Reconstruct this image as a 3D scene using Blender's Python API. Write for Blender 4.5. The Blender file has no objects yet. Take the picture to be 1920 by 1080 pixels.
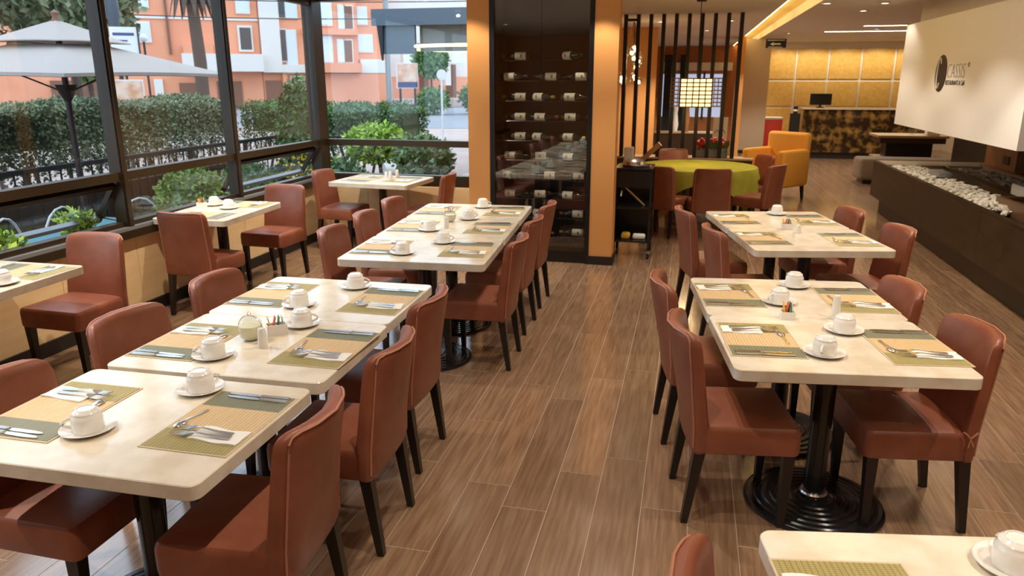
import bpy, bmesh, math, random
from mathutils import Matrix, Vector
random.seed(7)
S = bpy.context.scene
COL = S.collection
PI = math.pi
R = math.radians

# ------------------------------------------------------------------ camera, world, exposure
cam_d = bpy.data.cameras.new('camera')
cam_d.sensor_fit = 'HORIZONTAL'; cam_d.sensor_width = 36.0
cam_d.lens = 36.0 * 1401.7 / 1920.0
cam_d.clip_start = 0.05; cam_d.clip_end = 400
cam_d.dof.use_dof = True; cam_d.dof.focus_distance = 3.1; cam_d.dof.aperture_fstop = 5.0
cam = bpy.data.objects.new('camera', cam_d); COL.objects.link(cam)
cam.location = (0, 0, 1.82)
cam.rotation_euler = (PI/2 - 0.27311, 0, 0.22967)
S.camera = cam

W = bpy.data.worlds.new('overcast_sky'); S.world = W; W.use_nodes = True
bg = W.node_tree.nodes['Background']
bg.inputs['Color'].default_value = (0.70, 0.83, 1.0, 1)
bg.inputs['Strength'].default_value = 2.8
vs = S.view_settings
vs.view_transform = 'Standard'; vs.look = 'None'; vs.gamma = 1.0; vs.use_curve_mapping = False
vs.exposure = 0.10
LAMP_K = 1.48          # one dial for all lamps of the place

# ------------------------------------------------------------------ materials
MATS = {}
def mat(name, col, rough=.5, spec=.5, metal=0, col2=None, scale=20, stretch=(1, 1, 1), bump=0, bscale=None,
        coat=0, ior=1.5, emis=None, es=0, rand=0, ramp=(.35, .65), detail=4, coords='Object'):
    m = bpy.data.materials.new(name); m.use_nodes = True
    nt = m.node_tree; N = nt.nodes; Lk = nt.links
    b = N['Principled BSDF']
    c4 = (*col, 1)
    b.inputs['Base Color'].default_value = c4
    b.inputs['Roughness'].default_value = rough
    b.inputs['Metallic'].default_value = metal
    b.inputs['IOR'].default_value = ior
    b.inputs['Specular IOR Level'].default_value = spec
    b.inputs['Coat Weight'].default_value = coat
    b.inputs['Coat Roughness'].default_value = .08
    if emis:
        b.inputs['Emission Color'].default_value = (*emis, 1); b.inputs['Emission Strength'].default_value = es
    out = None
    if col2 or bump:
        tc = N.new('ShaderNodeTexCoord'); mp = N.new('ShaderNodeMapping')
        mp.inputs['Scale'].default_value = stretch
        Lk.new(tc.outputs[coords], mp.inputs['Vector'])
        vec = mp.outputs['Vector']
        if rand:
            oi = N.new('ShaderNodeObjectInfo'); mu = N.new('ShaderNodeMath'); mu.operation = 'MULTIPLY'; mu.inputs[1].default_value = 37.0
            Lk.new(oi.outputs['Random'], mu.inputs[0])
            ad = N.new('ShaderNodeVectorMath'); ad.operation = 'ADD'
            Lk.new(vec, ad.inputs[0]); Lk.new(mu.outputs[0], ad.inputs[1]); vec = ad.outputs[0]
    if col2:
        nz = N.new('ShaderNodeTexNoise'); nz.inputs['Scale'].default_value = scale; nz.inputs['Detail'].default_value = detail
        Lk.new(vec, nz.inputs['Vector'])
        rp = N.new('ShaderNodeValToRGB')
        rp.color_ramp.elements[0].position = ramp[0]; rp.color_ramp.elements[1].position = ramp[1]
        rp.color_ramp.elements[0].color = c4; rp.color_ramp.elements[1].color = (*col2, 1)
        Lk.new(nz.outputs['Fac'], rp.inputs['Fac']); out = rp.outputs['Color']
    if rand:
        oi2 = N.new('ShaderNodeObjectInfo'); mr = N.new('ShaderNodeMapRange')
        mr.inputs['To Min'].default_value = 1 - rand; mr.inputs['To Max'].default_value = 1 + rand
        Lk.new(oi2.outputs['Random'], mr.inputs['Value'])
        hs = N.new('ShaderNodeHueSaturation')
        Lk.new(mr.outputs[0], hs.inputs['Value'])
        if out: Lk.new(out, hs.inputs['Color'])
        else: hs.inputs['Color'].default_value = c4
        out = hs.outputs['Color']
    if out: Lk.new(out, b.inputs['Base Color'])
    if bump:
        n2 = N.new('ShaderNodeTexNoise'); n2.inputs['Scale'].default_value = bscale or scale; n2.inputs['Detail'].default_value = 3
        Lk.new(vec, n2.inputs['Vector'])
        bp = N.new('ShaderNodeBump'); bp.inputs['Strength'].default_value = bump; bp.inputs['Distance'].default_value = .002
        Lk.new(n2.outputs['Fac'], bp.inputs['Height']); Lk.new(bp.outputs['Normal'], b.inputs['Normal'])
    MATS[name] = m
    return m

def glassmat(name, tint=(1, 1, 1), ior=1.5, rough=0.0):
    m = bpy.data.materials.new(name); m.use_nodes = True
    nt = m.node_tree; N = nt.nodes; Lk = nt.links
    N.remove(N['Principled BSDF']); o = N['Material Output']
    tr = N.new('ShaderNodeBsdfTransparent'); tr.inputs['Color'].default_value = (*tint, 1)
    gl = N.new('ShaderNodeBsdfGlossy'); gl.inputs['Roughness'].default_value = rough
    fr = N.new('ShaderNodeFresnel'); fr.inputs['IOR'].default_value = ior
    mx = N.new('ShaderNodeMixShader')
    ge = N.new('ShaderNodeNewGeometry'); mr = N.new('ShaderNodeMapRange')      # both faces of the pane reflect like the outer one
    mr.inputs['To Min'].default_value = ior; mr.inputs['To Max'].default_value = 1/ior
    Lk.new(ge.outputs['Backfacing'], mr.inputs['Value']); Lk.new(mr.outputs[0], fr.inputs['IOR'])
    Lk.new(fr.outputs[0], mx.inputs[0]); Lk.new(tr.outputs[0], mx.inputs[1]); Lk.new(gl.outputs[0], mx.inputs[2])
    Lk.new(mx.outputs[0], o.inputs['Surface'])
    MATS[name] = m
    return m

def woven(name, ca, cb):
    """bamboo strips: dark thread lines along and across"""
    m = bpy.data.materials.new(name); m.use_nodes = True
    nt = m.node_tree; N = nt.nodes; Lk = nt.links; b = N['Principled BSDF']
    b.inputs['Roughness'].default_value = .55
    tc = N.new('ShaderNodeTexCoord')
    def lines(axis, per, w):
        sx = N.new('ShaderNodeSeparateXYZ'); Lk.new(tc.outputs['Object'], sx.inputs[0])
        a = N.new('ShaderNodeMath'); a.operation = 'MULTIPLY'; a.inputs[1].default_value = 1/per; Lk.new(sx.outputs[axis], a.inputs[0])
        f = N.new('ShaderNodeMath'); f.operation = 'FRACT'; Lk.new(a.outputs[0], f.inputs[0])
        g = N.new('ShaderNodeMath'); g.operation = 'LESS_THAN'; g.inputs[1].default_value = w; Lk.new(f.outputs[0], g.inputs[0])
        return g.outputs[0]
    l1 = lines(0, .013, .16); l2 = lines(1, .0075, .22)
    mx = N.new('ShaderNodeMath'); mx.operation = 'MAXIMUM'; Lk.new(l1, mx.inputs[0]); Lk.new(l2, mx.inputs[1])
    nz = N.new('ShaderNodeTexNoise'); nz.inputs['Scale'].default_value = 9; 
    mp = N.new('ShaderNodeMapping'); mp.inputs['Scale'].default_value = (8, 1, 1); Lk.new(tc.outputs['Object'], mp.inputs['Vector']); Lk.new(mp.outputs[0], nz.inputs['Vector'])
    ml = N.new('ShaderNodeMath'); ml.operation = 'MULTIPLY'; ml.inputs[1].default_value = .75; Lk.new(mx.outputs[0], ml.inputs[0])
    c0 = N.new('ShaderNodeMix'); c0.data_type = 'RGBA'
    Lk.new(nz.outputs['Fac'], c0.inputs['Factor'])
    c0.inputs['A'].default_value = (*[x*.8 for x in ca], 1); c0.inputs['B'].default_value = (*[min(1, x*1.2) for x in ca], 1)
    c1 = N.new('ShaderNodeMix'); c1.data_type = 'RGBA'
    Lk.new(ml.outputs[0], c1.inputs['Factor']); Lk.new(c0.outputs['Result'], c1.inputs['A']); c1.inputs['B'].default_value = (*cb, 1)
    Lk.new(c1.outputs['Result'], b.inputs['Base Color'])
    MATS[name] = m

mat('leather', (.30, .095, .048), .40, .5, col2=(.235, .069, .034), scale=7, bump=.25, bscale=260)
mat('piping', (.48, .20, .12), .45)
mat('dark_leg', (.014, .009, .008), .35, .5)
mat('stone_top', (.70, .60, .455), .17, .5, col2=(.80, .725, .60), scale=9, ramp=(.36, .60), detail=8, rand=.03)
mat('black_metal', (.012, .012, .013), .22, .6, bump=.1, bscale=60)
mat('chrome', (.75, .75, .76), .16, .5, metal=1)
mat('steel', (.80, .79, .77), .25, .5, metal=1)
mat('porcelain', (.87, .84, .79), .16, .5, coat=.3)
mat('napkin', (.86, .84, .80), .8, .2, bump=.3, bscale=90)
mat('mat_border', (.62, .50, .34), .6)
woven('mat_olive', (.43, .36, .14), (.12, .09, .02))
woven('mat_tan', (.74, .54, .30), (.40, .24, .09))
woven('mat_sage', (.25, .25, .165), (.07, .07, .04))
mat('plank', (.20, .110, .060), .17, .5, col2=(.345, .212, .126), scale=5, stretch=(12, .7, 1), bump=.05, bscale=8, ior=2.15, rand=.16, ramp=(.3, .7), detail=6)
mat('grout', (.46, .36, .27), .6)
mat('ceiling_paint', (.66, .60, .54), .8, .2)
mat('cove_glow_paint', (.90, .72, .30), .7, .2)  # yellow of the strip light put into the base colour
mat('bronze', (.034, .021, .009), .33, .35)
mat('sill_metal', (.30, .31, .32), .35, .5, metal=.4)
mat('light_wood', (.80, .53, .25), .42, .5, col2=(.86, .62, .33), scale=3, stretch=(1, 1, 6), ramp=(.3, .7))
mat('black_base', (.016, .012, .010), .4)
mat('pillar_paint', (.70, .32, .095), .7, .3, bump=.08, bscale=40)
mat('terracotta_paint', (.50, .19, .07), .7, .3)
mat('beige_wall', (.62, .52, .40), .8, .2)
glassmat('window_glass', (.93, .97, .98), 1.45)
glassmat('cabinet_glass', (.95, .96, .95), 2.1)
mat('cabinet_black', (.010, .009, .008), .3, .5)
mat('bottle_glass', (.012, .016, .008), .12, .6, coat=.4)
mat('wine_label', (.94, .84, .62), .6)
mat('label_print', (.30, .18, .10), .6)
mat('capsule_red', (.25, .03, .03), .35, .5)
mat('capsule_gold', (.55, .38, .10), .3, .5, metal=.6)
mat('fire_wood', (.024, .014, .005), .42, .35, col2=(.040, .024, .008), scale=3, stretch=(1, 1, 5), ramp=(.3, .7))
mat('fire_stone_rim', (.40, .36, .30), .3, .5)
mat('pebble', (.55, .50, .42), .55, .4, col2=(.80, .76, .68), scale=14)
mat('hood_paint', (.86, .84, .80), .7, .2)
mat('logo_brown', (.035, .022, .012), .5)
mat('logo_grey', (.22, .19, .15), .5)
mat('marble_brown', (.028, .014, .006), .14, .6, col2=(.36, .20, .05), scale=5.5, ramp=(.46, .76), detail=9, bump=0)
mat('counter_top', (.55, .45, .32), .2)
mat('gold_panel', (.62, .36, .08), .35, .5, col2=(.74, .47, .14), scale=14, ramp=(.3, .7))
mat('panel_gap', (.86, .80, .70), .6)
mat('orange_fabric', (.72, .33, .045), .75, .3, bump=.2, bscale=200)
mat('taupe_fabric', (.20, .145, .10), .75, .3)
mat('lime_cloth', (.32, .31, .03), .7, .2, col2=(.39, .38, .05), scale=5)
mat('slat_dark', (.016, .010, .007), .35)
mat('ledge_wood', (.42, .28, .15), .4)
mat('dark_wood', (.045, .024, .013), .4)
mat('shade_glow', (.9, .66, .30), .6, emis=(1, .64, .25), es=2.6)
mat('shade_bar', (.10, .06, .03), .5)
mat('bulb_glow', (1, .8, .5), .4, emis=(1, .70, .34), es=22)
mat('lamp_lens', (1, .95, .85), .4, emis=(1, .86, .62), es=9)
mat('led_warm', (1, .8, .35), .4, emis=(1, .70, .28), es=11)
mat('led_yellow', (1, .9, .5), .4, emis=(1, .80, .30), es=5)
mat('white_plastic', (.82, .80, .76), .35)
mat('black_plastic', (.014, .014, .015), .35)
mat('red_box', (.80, .06, .035), .5)
mat('flower_red', (.75, .06, .02), .6)
mat('flower_yellow', (.80, .55, .03), .6)
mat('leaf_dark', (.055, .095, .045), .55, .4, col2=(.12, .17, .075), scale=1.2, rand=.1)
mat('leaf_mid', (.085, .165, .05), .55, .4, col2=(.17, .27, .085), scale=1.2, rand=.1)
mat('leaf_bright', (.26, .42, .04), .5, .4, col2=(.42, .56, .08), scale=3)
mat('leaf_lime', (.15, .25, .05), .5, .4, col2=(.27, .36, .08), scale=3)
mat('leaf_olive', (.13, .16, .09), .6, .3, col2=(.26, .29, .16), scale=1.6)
mat('stem', (.085, .055, .04), .8)
mat('canvas', (.40, .335, .30), .8, .2, bump=.6, bscale=5)
mat('pole_dark', (.06, .035, .035), .5)
mat('iron', (.016, .018, .022), .45)
mat('white_metal', (.72, .72, .72), .4)
mat('teal_cloth', (.07, .20, .24), .6)
mat('terrace_floor', (.055, .06, .06), .9, .1, col2=(.10, .10, .10), scale=3)
mat('pavement', (.42, .30, .26), .8, col2=(.48, .36, .31), scale=.8)
mat('asphalt', (.26, .26, .28), .85)
mat('stucco_orange', (.74, .29, .165), .85, .2, col2=(.80, .34, .20), scale=.5)
mat('stucco_light', (.72, .66, .60), .85, .2)
mat('facade_glass', (.62, .66, .70), .12, .6)
mat('facade_dark', (.055, .05, .05), .3)
mat('garage_brown', (.20, .085, .05), .6)
mat('grey_mesh', (.17, .18, .20), .6)
mat('steel_blue', (.075, .10, .13), .4)
mat('poster_navy', (.05, .07, .18), .5)
mat('poster_food', (.62, .30, .16), .5, col2=(.80, .62, .50), scale=4)
mat('sugar', (.80, .74, .55), .7)
glassmat('jar_glass', (.95, .97, .94), 1.45)
mat('packet_yellow', (.85, .50, .05), .5)
mat('packet_red', (.70, .10, .06), .5)
mat('packet_green', (.05, .30, .10), .5)
mat('packet_white', (.85, .82, .78), .5)
mat('curtain', (.045, .05, .05), .8)
mat('daylight_glow_glass', (.35, .38, .48), .2, .5, emis=(.55, .62, .85), es=.7)  # daylight put in as the panes' own emission, no source behind them
mat('tray_wood', (.13, .062, .024), .4)
mat('oak_brown', (.30, .13, .045), .4, col2=(.36, .17, .06), scale=4, stretch=(1, 5, 1))
M = MATS

# ------------------------------------------------------------------ geometry helpers
class G:
    def __init__(s): s.v = []; s.f = []; s.sm = []
    def add(s, vs_, fs, smooth=False, mx=None):
        o = len(s.v)
        if mx is not None: vs_ = [tuple(mx @ Vector(v)) for v in vs_]
        s.v += [tuple(v) for v in vs_]; s.f += [tuple(i+o for i in f) for f in fs]; s.sm += [smooth]*len(fs)
        return s
    def box(s, c, d, rz=0, mx=None):
        x, y, z = (k/2 for k in d); ca, sa = math.cos(rz), math.sin(rz)
        P = []
        for i in (-1, 1):
            for j in (-1, 1):
                for k in (-1, 1):
                    P.append((c[0]+i*x*ca-j*y*sa, c[1]+i*x*sa+j*y*ca, c[2]+k*z))
        return s.add(P, [(0, 1, 3, 2), (4, 6, 7, 5), (0, 4, 5, 1), (2, 3, 7, 6), (0, 2, 6, 4), (1, 5, 7, 3)], mx=mx)
    def b2(s, a, b): return s.box([(p+q)/2 for p, q in zip(a, b)], [abs(q-p) for p, q in zip(a, b)])
    def bev(s, c, d, r=.01, seg=2, rz=0):
        bm = bmesh.new(); bmesh.ops.create_cube(bm, size=1)
        for v in bm.verts: v.co = Vector((v.co.x*d[0], v.co.y*d[1], v.co.z*d[2]))
        bmesh.ops.bevel(bm, geom=list(bm.edges), offset=r, segments=seg, profile=.5, affect='EDGES')
        mx = Matrix.Translation(c) @ Matrix.Rotation(rz, 4, 'Z')
        bm.verts.index_update()
        s.add([v.co.copy() for v in bm.verts], [[v.index for v in f.verts] for f in bm.faces], seg > 1, mx); bm.free(); return s
    def loft(s, rings, caps=True, smooth=True, closed=True):
        n = len(rings[0]); V = [p for r in rings for p in r]; F = []
        for i in range(len(rings)-1):
            for j in range(n if closed else n-1):
                k = (j+1) % n
                F.append((i*n+j, i*n+k, (i+1)*n+k, (i+1)*n+j))
        if caps and closed:
            F.append(tuple(reversed(range(n)))); F.append(tuple((len(rings)-1)*n+j for j in range(n)))
        return s.add(V, F, smooth)
    def lathe(s, prof, n=24, c=(0, 0, 0), smooth=True, mx=None, caps=True):
        V = []; F = []
        for r, z in prof:
            for j in range(n):
                a = 2*PI*j/n; V.append((c[0]+r*math.cos(a), c[1]+r*math.sin(a), c[2]+z))
        for i in range(len(prof)-1):
            for j in range(n):
                k = (j+1) % n; F.append((i*n+j, i*n+k, (i+1)*n+k, (i+1)*n+j))
        if caps and prof[0][0] > 1e-5: F.append(tuple(reversed(range(n))))
        if caps and prof[-1][0] > 1e-5: F.append(tuple((len(prof)-1)*n+j for j in range(n)))
        return s.add(V, F, smooth, mx)
    def tube(s, pts, r, n=6, r1=None, smooth=True):
        pts = [Vector(p) for p in pts]; rings = []
        up = Vector((0, 0, 1))
        for i, p in enumerate(pts):
            d = (pts[min(i+1, len(pts)-1)]-pts[max(i-1, 0)]).normalized()
            a = d.cross(up if abs(d.dot(up)) < .95 else Vector((1, 0, 0))).normalized(); b = d.cross(a)
            rr = r if r1 is None else r+(r1-r)*i/(len(pts)-1)
            rings.append([p+a*rr*math.cos(2*PI*j/n)+b*rr*math.sin(2*PI*j/n) for j in range(n)])
        return s.loft(rings, True, smooth)
    def bar(s, p0, p1, w0, w1=None):
        """square tapered bar"""
        w1 = w1 or w0; p0 = Vector(p0); p1 = Vector(p1); d = (p1-p0).normalized()
        ax = Vector((1, 0, 0)) if abs(d.x) < .9 else Vector((0, 1, 0))
        b = d.cross(ax).normalized(); a = b.cross(d)
        rg = []
        for p, w in ((p0, w0), (p1, w1)):
            rg.append([p+a*w/2*i+b*w/2*j for i, j in ((-1, -1), (1, -1), (1, 1), (-1, 1))])
        return s.loft(rg, True, False)
    def prism(s, poly, z0, z1, smooth=False):
        return s.loft([[(x, y, z0) for x, y in poly], [(x, y, z1) for x, y in poly]], True, smooth)
    def sph(s, c, r, n=10, m=6, sq=(1, 1, 1)):
        pr = []
        V = []; F = []
        for i in range(m+1):
            t = PI*i/m-PI/2
            for j in range(n):
                a = 2*PI*j/n
                V.append((c[0]+sq[0]*r*math.cos(t)*math.cos(a), c[1]+sq[1]*r*math.cos(t)*math.sin(a), c[2]+sq[2]*r*math.sin(t)))
        for i in range(m):
            for j in range(n):
                k = (j+1) % n; F.append((i*n+j, i*n+k, (i+1)*n+k, (i+1)*n+j))
        return s.add(V, F, True)
    def mesh(s, name):
        me = bpy.data.meshes.new(name); me.from_pydata(s.v, [], s.f)
        me.polygons.foreach_set('use_smooth', s.sm); me.update()
        bm = bmesh.new(); bm.from_mesh(me); bmesh.ops.remove_doubles(bm, verts=bm.verts, dist=1e-6)
        bmesh.ops.recalc_face_normals(bm, faces=bm.faces); bm.to_mesh(me); bm.free()
        try: me.set_sharp_from_angle(angle=R(38))
        except Exception: pass
        return me

def obj(name, g, m, parent=None, loc=(0, 0, 0), rz=0, label=None):
    me = g.mesh(name) if isinstance(g, G) else g
    if isinstance(m, str): m = M[m]
    if not me.materials: me.materials.append(m)
    o = bpy.data.objects.new(name, me); COL.objects.link(o)
    o.location = loc; o.rotation_euler = (0, 0, rz)
    if parent: o.parent = parent
    if label: o['label'] = label
    return o
def tag(o, label, cat, group=None, kind=None):
    o['label'] = label; o['category'] = cat
    if group: o['group'] = group
    if kind: o['kind'] = kind
    return o
def thing(name, label, cat, loc=(0, 0, 0), rz=0, group=None):
    o = bpy.data.objects.new(name, None); COL.objects.link(o); o.location = loc; o.rotation_euler = (0, 0, rz)
    o.empty_display_size = .05
    return tag(o, label, cat, group)
def struct(name, g, m, label=None, parent=None):
    o = obj(name, g, m, parent)
    if not parent: o['kind'] = 'structure'
    if label: o['label'] = label
    return o
def estruct(name, label):
    o = bpy.data.objects.new(name, None); COL.objects.link(o); o['kind'] = 'structure'; o['label'] = label; return o
def dup(root, loc, rz, label, group=None):
    r = root.copy(); COL.objects.link(r); r.location = loc; r.rotation_euler = (0, 0, rz); r['label'] = label
    if group: r['group'] = group
    for ch in list(root.children):
        c = ch.copy(); COL.objects.link(c); c.parent = r
        for gch in list(ch.children):
            d = gch.copy(); COL.objects.link(d); d.parent = c
    return r
def rrect(w, d, r, n=5, cx=0, cy=0):
    P = []
    for sx, sy, a0 in ((1, 1, 0), (-1, 1, 90), (-1, -1, 180), (1, -1, 270)):
        for i in range(n+1):
            a = R(a0+90*i/n); P.append((cx+sx*(w/2-r)+r*math.cos(a), cy+sy*(d/2-r)+r*math.sin(a)))
    return P

# ================================================================== STRUCTURE
# ---- floor with wood-look planks 0.2 x 1.2 m
fl = struct('floor', G().b2((-4.3, -2.6, -.2), (6.6, 26.2, -.0016)), 'grout', 'wood-look plank floor with pale joints')
pk = G()
hx, hy = .0983, .5970
pk.b2((-hx, -hy, -.006), (hx, hy, 0))
pmesh = pk.mesh('plank'); pmesh.materials.append(M['plank'])
OFF = {-.81: .61, -.61: .44, -.41: .80, -.21: .99}
Minv = cam.matrix_basis.inverted()
def inview(x, y, z=0, mg=.06):
    q = Minv @ Vector((x, y, z))
    if q.z > -.1: return False
    u = 1401.7*q.x/-q.z/960; v = 1401.7*q.y/-q.z/540
    return abs(u) < 1+mg and abs(v) < 1+mg
cand = []; rest = G()
k = -20
xs = [round(-.21-.2*20+.2*i, 2) for i in range(54)]
for i, x in enumerate(xs):
    if x < -4.25: continue
    o0 = OFF.get(x, (i*.37+.13*(i % 3)) % 1.2)
    y = o0+.6-3.6
    while y < 25.5:
        vis = any(inview(x+dx, y+dy) for dx in (-.1, .1) for dy in (-.6, -.2, .2, .6)) and not (x > 2.75 and y < 12) and not (x < -2.3 and y > 8.7)
        cand.append((0 if vis else 1, math.hypot(x, y), x, y)); y += 1.2
cand.sort()
for n_, (h, d, x, y) in enumerate(cand):
    if n_ < 290 and h == 0:
        o = bpy.data.objects.new('plank', pmesh); COL.objects.link(o); o.location = (x, y, 0); o.parent = fl
    else:
        rest.box((x, y, -.003), (.1966, 1.1966, .006))
ro = obj('far_planks', rest, 'plank', fl); ro['kind'] = 'stuff'

# ---- ceiling with a lit cove slot at x 1.07..1.5
CZ = 2.75
struct('ceiling', G().b2((-4.3, -2.6, CZ), (1.07, 8.4, CZ+.25)).b2((-2.3, 8.4, CZ), (1.07, 26.2, CZ+.25)).b2((1.5, -2.6, CZ), (6.6, 26.2, CZ+.25)), 'ceiling_paint', 'warm white plaster ceiling')
cv = struct('trim_1', G().b2((1.02, -2.6, CZ+.14), (1.55, 26.2, CZ+.2)), 'cove_glow_paint', 'cove slot along the ceiling, yellow strip light put into its colour')
for i in range(9):
    y0 = -2+3.1*i
    t = thing('cove_light', 'warm strip light in the ceiling cove, segment %s from the camera' % ('first second third fourth fifth sixth seventh eighth ninth'.split()[i]), 'light', (1.1, y0, CZ+.05), 0, 'cove strip lights')
    obj('housing', G().b2((-.02, 0, -.03), (0, 2.9, .05)), 'white_plastic', t)
    obj('diffuser', G().b2((0, 0, -.03), (.014, 2.9, .04)), 'led_warm', t)

# ---- shell behind the camera and round the lobby
struct('wall_back', G().b2((-4.3, -2.7, -.2), (6.6, -2.6, 3)), 'pillar_paint', 'orange wall behind the camera')
struct('wall_right', G().b2((6.5, -2.6, -.2), (6.6, 26.2, 3)), 'beige_wall', 'beige wall beyond the fireplace')
struct('wall_lobby', G().b2((-2.3, 8.3, -.2), (-2.2, 26.2, 3)), 'terracotta_paint', 'terracotta wall of the lobby')
struct('wall_far', G().b2((-2.3, 26.1, -.2), (6.6, 26.2, 3)), 'beige_wall', 'far end wall of the lobby')

struct('wall_chimney', G().b2((4.35, 5.0, 0), (4.43, 14.2, CZ)), 'black_base', 'dark wood wall behind the fireplace')
# ---- window wall on the left
WX = -4.15
wl = struct('wall_left', G().b2((WX-.14, -2.6, -.3), (WX-.03, 8.3, .64)).b2((WX-.14, -2.6, 2.66), (WX+.0, 8.3, CZ)).b2((WX-.14, -2.6, .6), (WX-.03, .36, 2.7)), 'light_wood', 'low window wall clad in pale wood')
yy = -2.6
while yy < 8.1:
    y1 = min(yy+.75, 8.16)
    obj('panel', G().b2((WX-.03, yy+.002, .10), (WX-.012, y1-.002, .635)), 'light_wood', wl); yy = y1
bbl = struct('baseboard_left', G().b2((WX-.03, -2.6, 0), (WX+.005, 8.15, .10)), 'black_base', 'black baseboard under the windows')
sill = struct('trim_2', G().b2((WX-.14, -2.6, .64), (WX+.03, 8.15, .70)), 'bronze', 'dark bronze window sill')
obj('sill_top', G().b2((WX-.15, .36, .70), (WX+.02, 8.14, .725)), 'sill_metal', sill)
posts = [.36, 1.86, 3.36, 4.86, 6.36, 8.04]
def sash(parent, y0, y1, ang):
    """awning sash hinged below the rail, opening outward"""
    e = bpy.data.objects.new('awning_sash', None); COL.objects.link(e); e.parent = parent
    e.location = (WX-.05, 0, 1.055); e.rotation_euler = (0, ang, 0)
    h = .34
    obj('sash_top', G().b2((-.02, y0, -.035), (.02, y1, 0)), 'bronze', e)
    obj('sash_bottom', G().b2((-.02, y0, -h), (.02, y1, -h+.035)), 'sill_metal', e)
    for ya in (y0, y1-.03): obj('sash_side', G().b2((-.02, ya, -h), (.02, ya+.03, 0)), 'bronze', e)
    obj('pane', G().b2((-.003, y0+.02, -h+.02), (.003, y1-.02, -.02)), 'window_glass', e)
    return e
for i in range(5):
    y0, y1 = posts[i], posts[i+1]
    w = estruct('window_%d' % (i+1), 'dark bronze framed window bay %s' % ['nearest the camera', 'left of the view', 'behind the leftmost table', 'behind the middle window table', 'next to the corner post'][i])
    obj('post', G().b2((WX-.10, y0-.032, .70), (WX-.0, y0+.032, 2.68)).b2((WX-.0, y0-.02, .70), (WX+.015, y0+.02, 2.68)), 'bronze', w)
    obj('rail', G().b2((WX-.10, y0+.04, 1.075), (WX-.01, y1-.04, 1.14)), 'bronze', w)
    obj('head', G().b2((WX-.10, y0+.04, 2.60), (WX-.01, y1-.04, 2.67)), 'bronze', w)
    obj('bottom_frame', G().b2((WX-.10, y0+.04, .725), (WX-.02, y1-.04, .76)), 'bronze', w)
    obj('upper_pane', G().b2((WX-.058, y0+.03, 1.13), (WX-.052, y1-.03, 2.62)), 'window_glass', w)
    if i in (2, 4):
        sash(w, y0+.05, y1-.05, R(33))
        obj('stay_arm', G().tube([(WX-.06, y1-.07, .78), (WX-.23, y1-.07, .80)], .006, 5), 'bronze', w)
    else:
        obj('lower_pane', G().b2((WX-.058, y0+.03, .75), (WX-.052, y1-.03, 1.085)), 'window_glass', w)
# corner post and far window
FY = 8.18
w = estruct('window_6', 'dark framed far window beside the orange pillar')
obj('post', G().b2((WX-.13, 8.04, .62), (WX+.0, FY+.08, 2.70)), 'bronze', w, label='thick dark corner post')
obj('rail', G().b2((WX, FY, 1.07), (-2.15, FY+.08, 1.14)), 'bronze', w)
obj('head', G().b2((WX, FY, 2.655), (-2.15, FY+.08, 2.72)), 'bronze', w)
obj('bottom_frame', G().b2((WX, FY, .62), (-2.15, FY+.10, .745)), 'bronze', w)
obj('upper_pane', G().b2((WX, FY+.04, 1.13), (-2.15, FY+.046, 2.67)), 'window_glass', w)
obj('lower_pane', G().b2((WX, FY+.04, .74), (-2.15, FY+.046, 1.08)), 'window_glass', w)
wf = struct('wall_window_end', G().b2((WX-.1, FY+.0, -.3), (-2.15, FY+.12, .62)).b2((WX-.14, FY-.02, 2.71), (-2.15, FY+.12, CZ+.1)), 'light_wood', 'pale wood low wall under the far window')
for i in range(4):
    xa = WX+.0+i*.5
    obj('panel', G().b2((xa+.002, FY-.018, .10), (xa+.498, FY, .615)), 'light_wood', wf)
struct('baseboard_far', G().b2((WX, FY-.04, 0), (-2.15, FY-.0, .10)), 'black_base', 'black baseboard under the far window')

# ---- orange pillar block that holds the wine cabinet
struct('wall_pillar_left', G().b2((-2.18, 7.39, 0), (-1.955, 8.3, CZ)), 'pillar_paint', 'orange painted pillar left of the wine cabinet')
struct('wall_pillar_right', G().b2((-.93, 7.39, .085), (-.70, 7.64, CZ)), 'pillar_paint', 'orange painted pillar right of the wine cabinet')
struct('wall_pillar_rear', G().b2((-2.0, 7.80, 0), (-.80, 8.3, CZ)), 'pillar_paint', 'orange wall closing the back of the wine cabinet')
struct('baseboard_pillar', G().b2((-.95, 7.37, 0), (-.685, 7.655, .085)), 'black_base', 'black baseboard round the right orange pillar')

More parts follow.
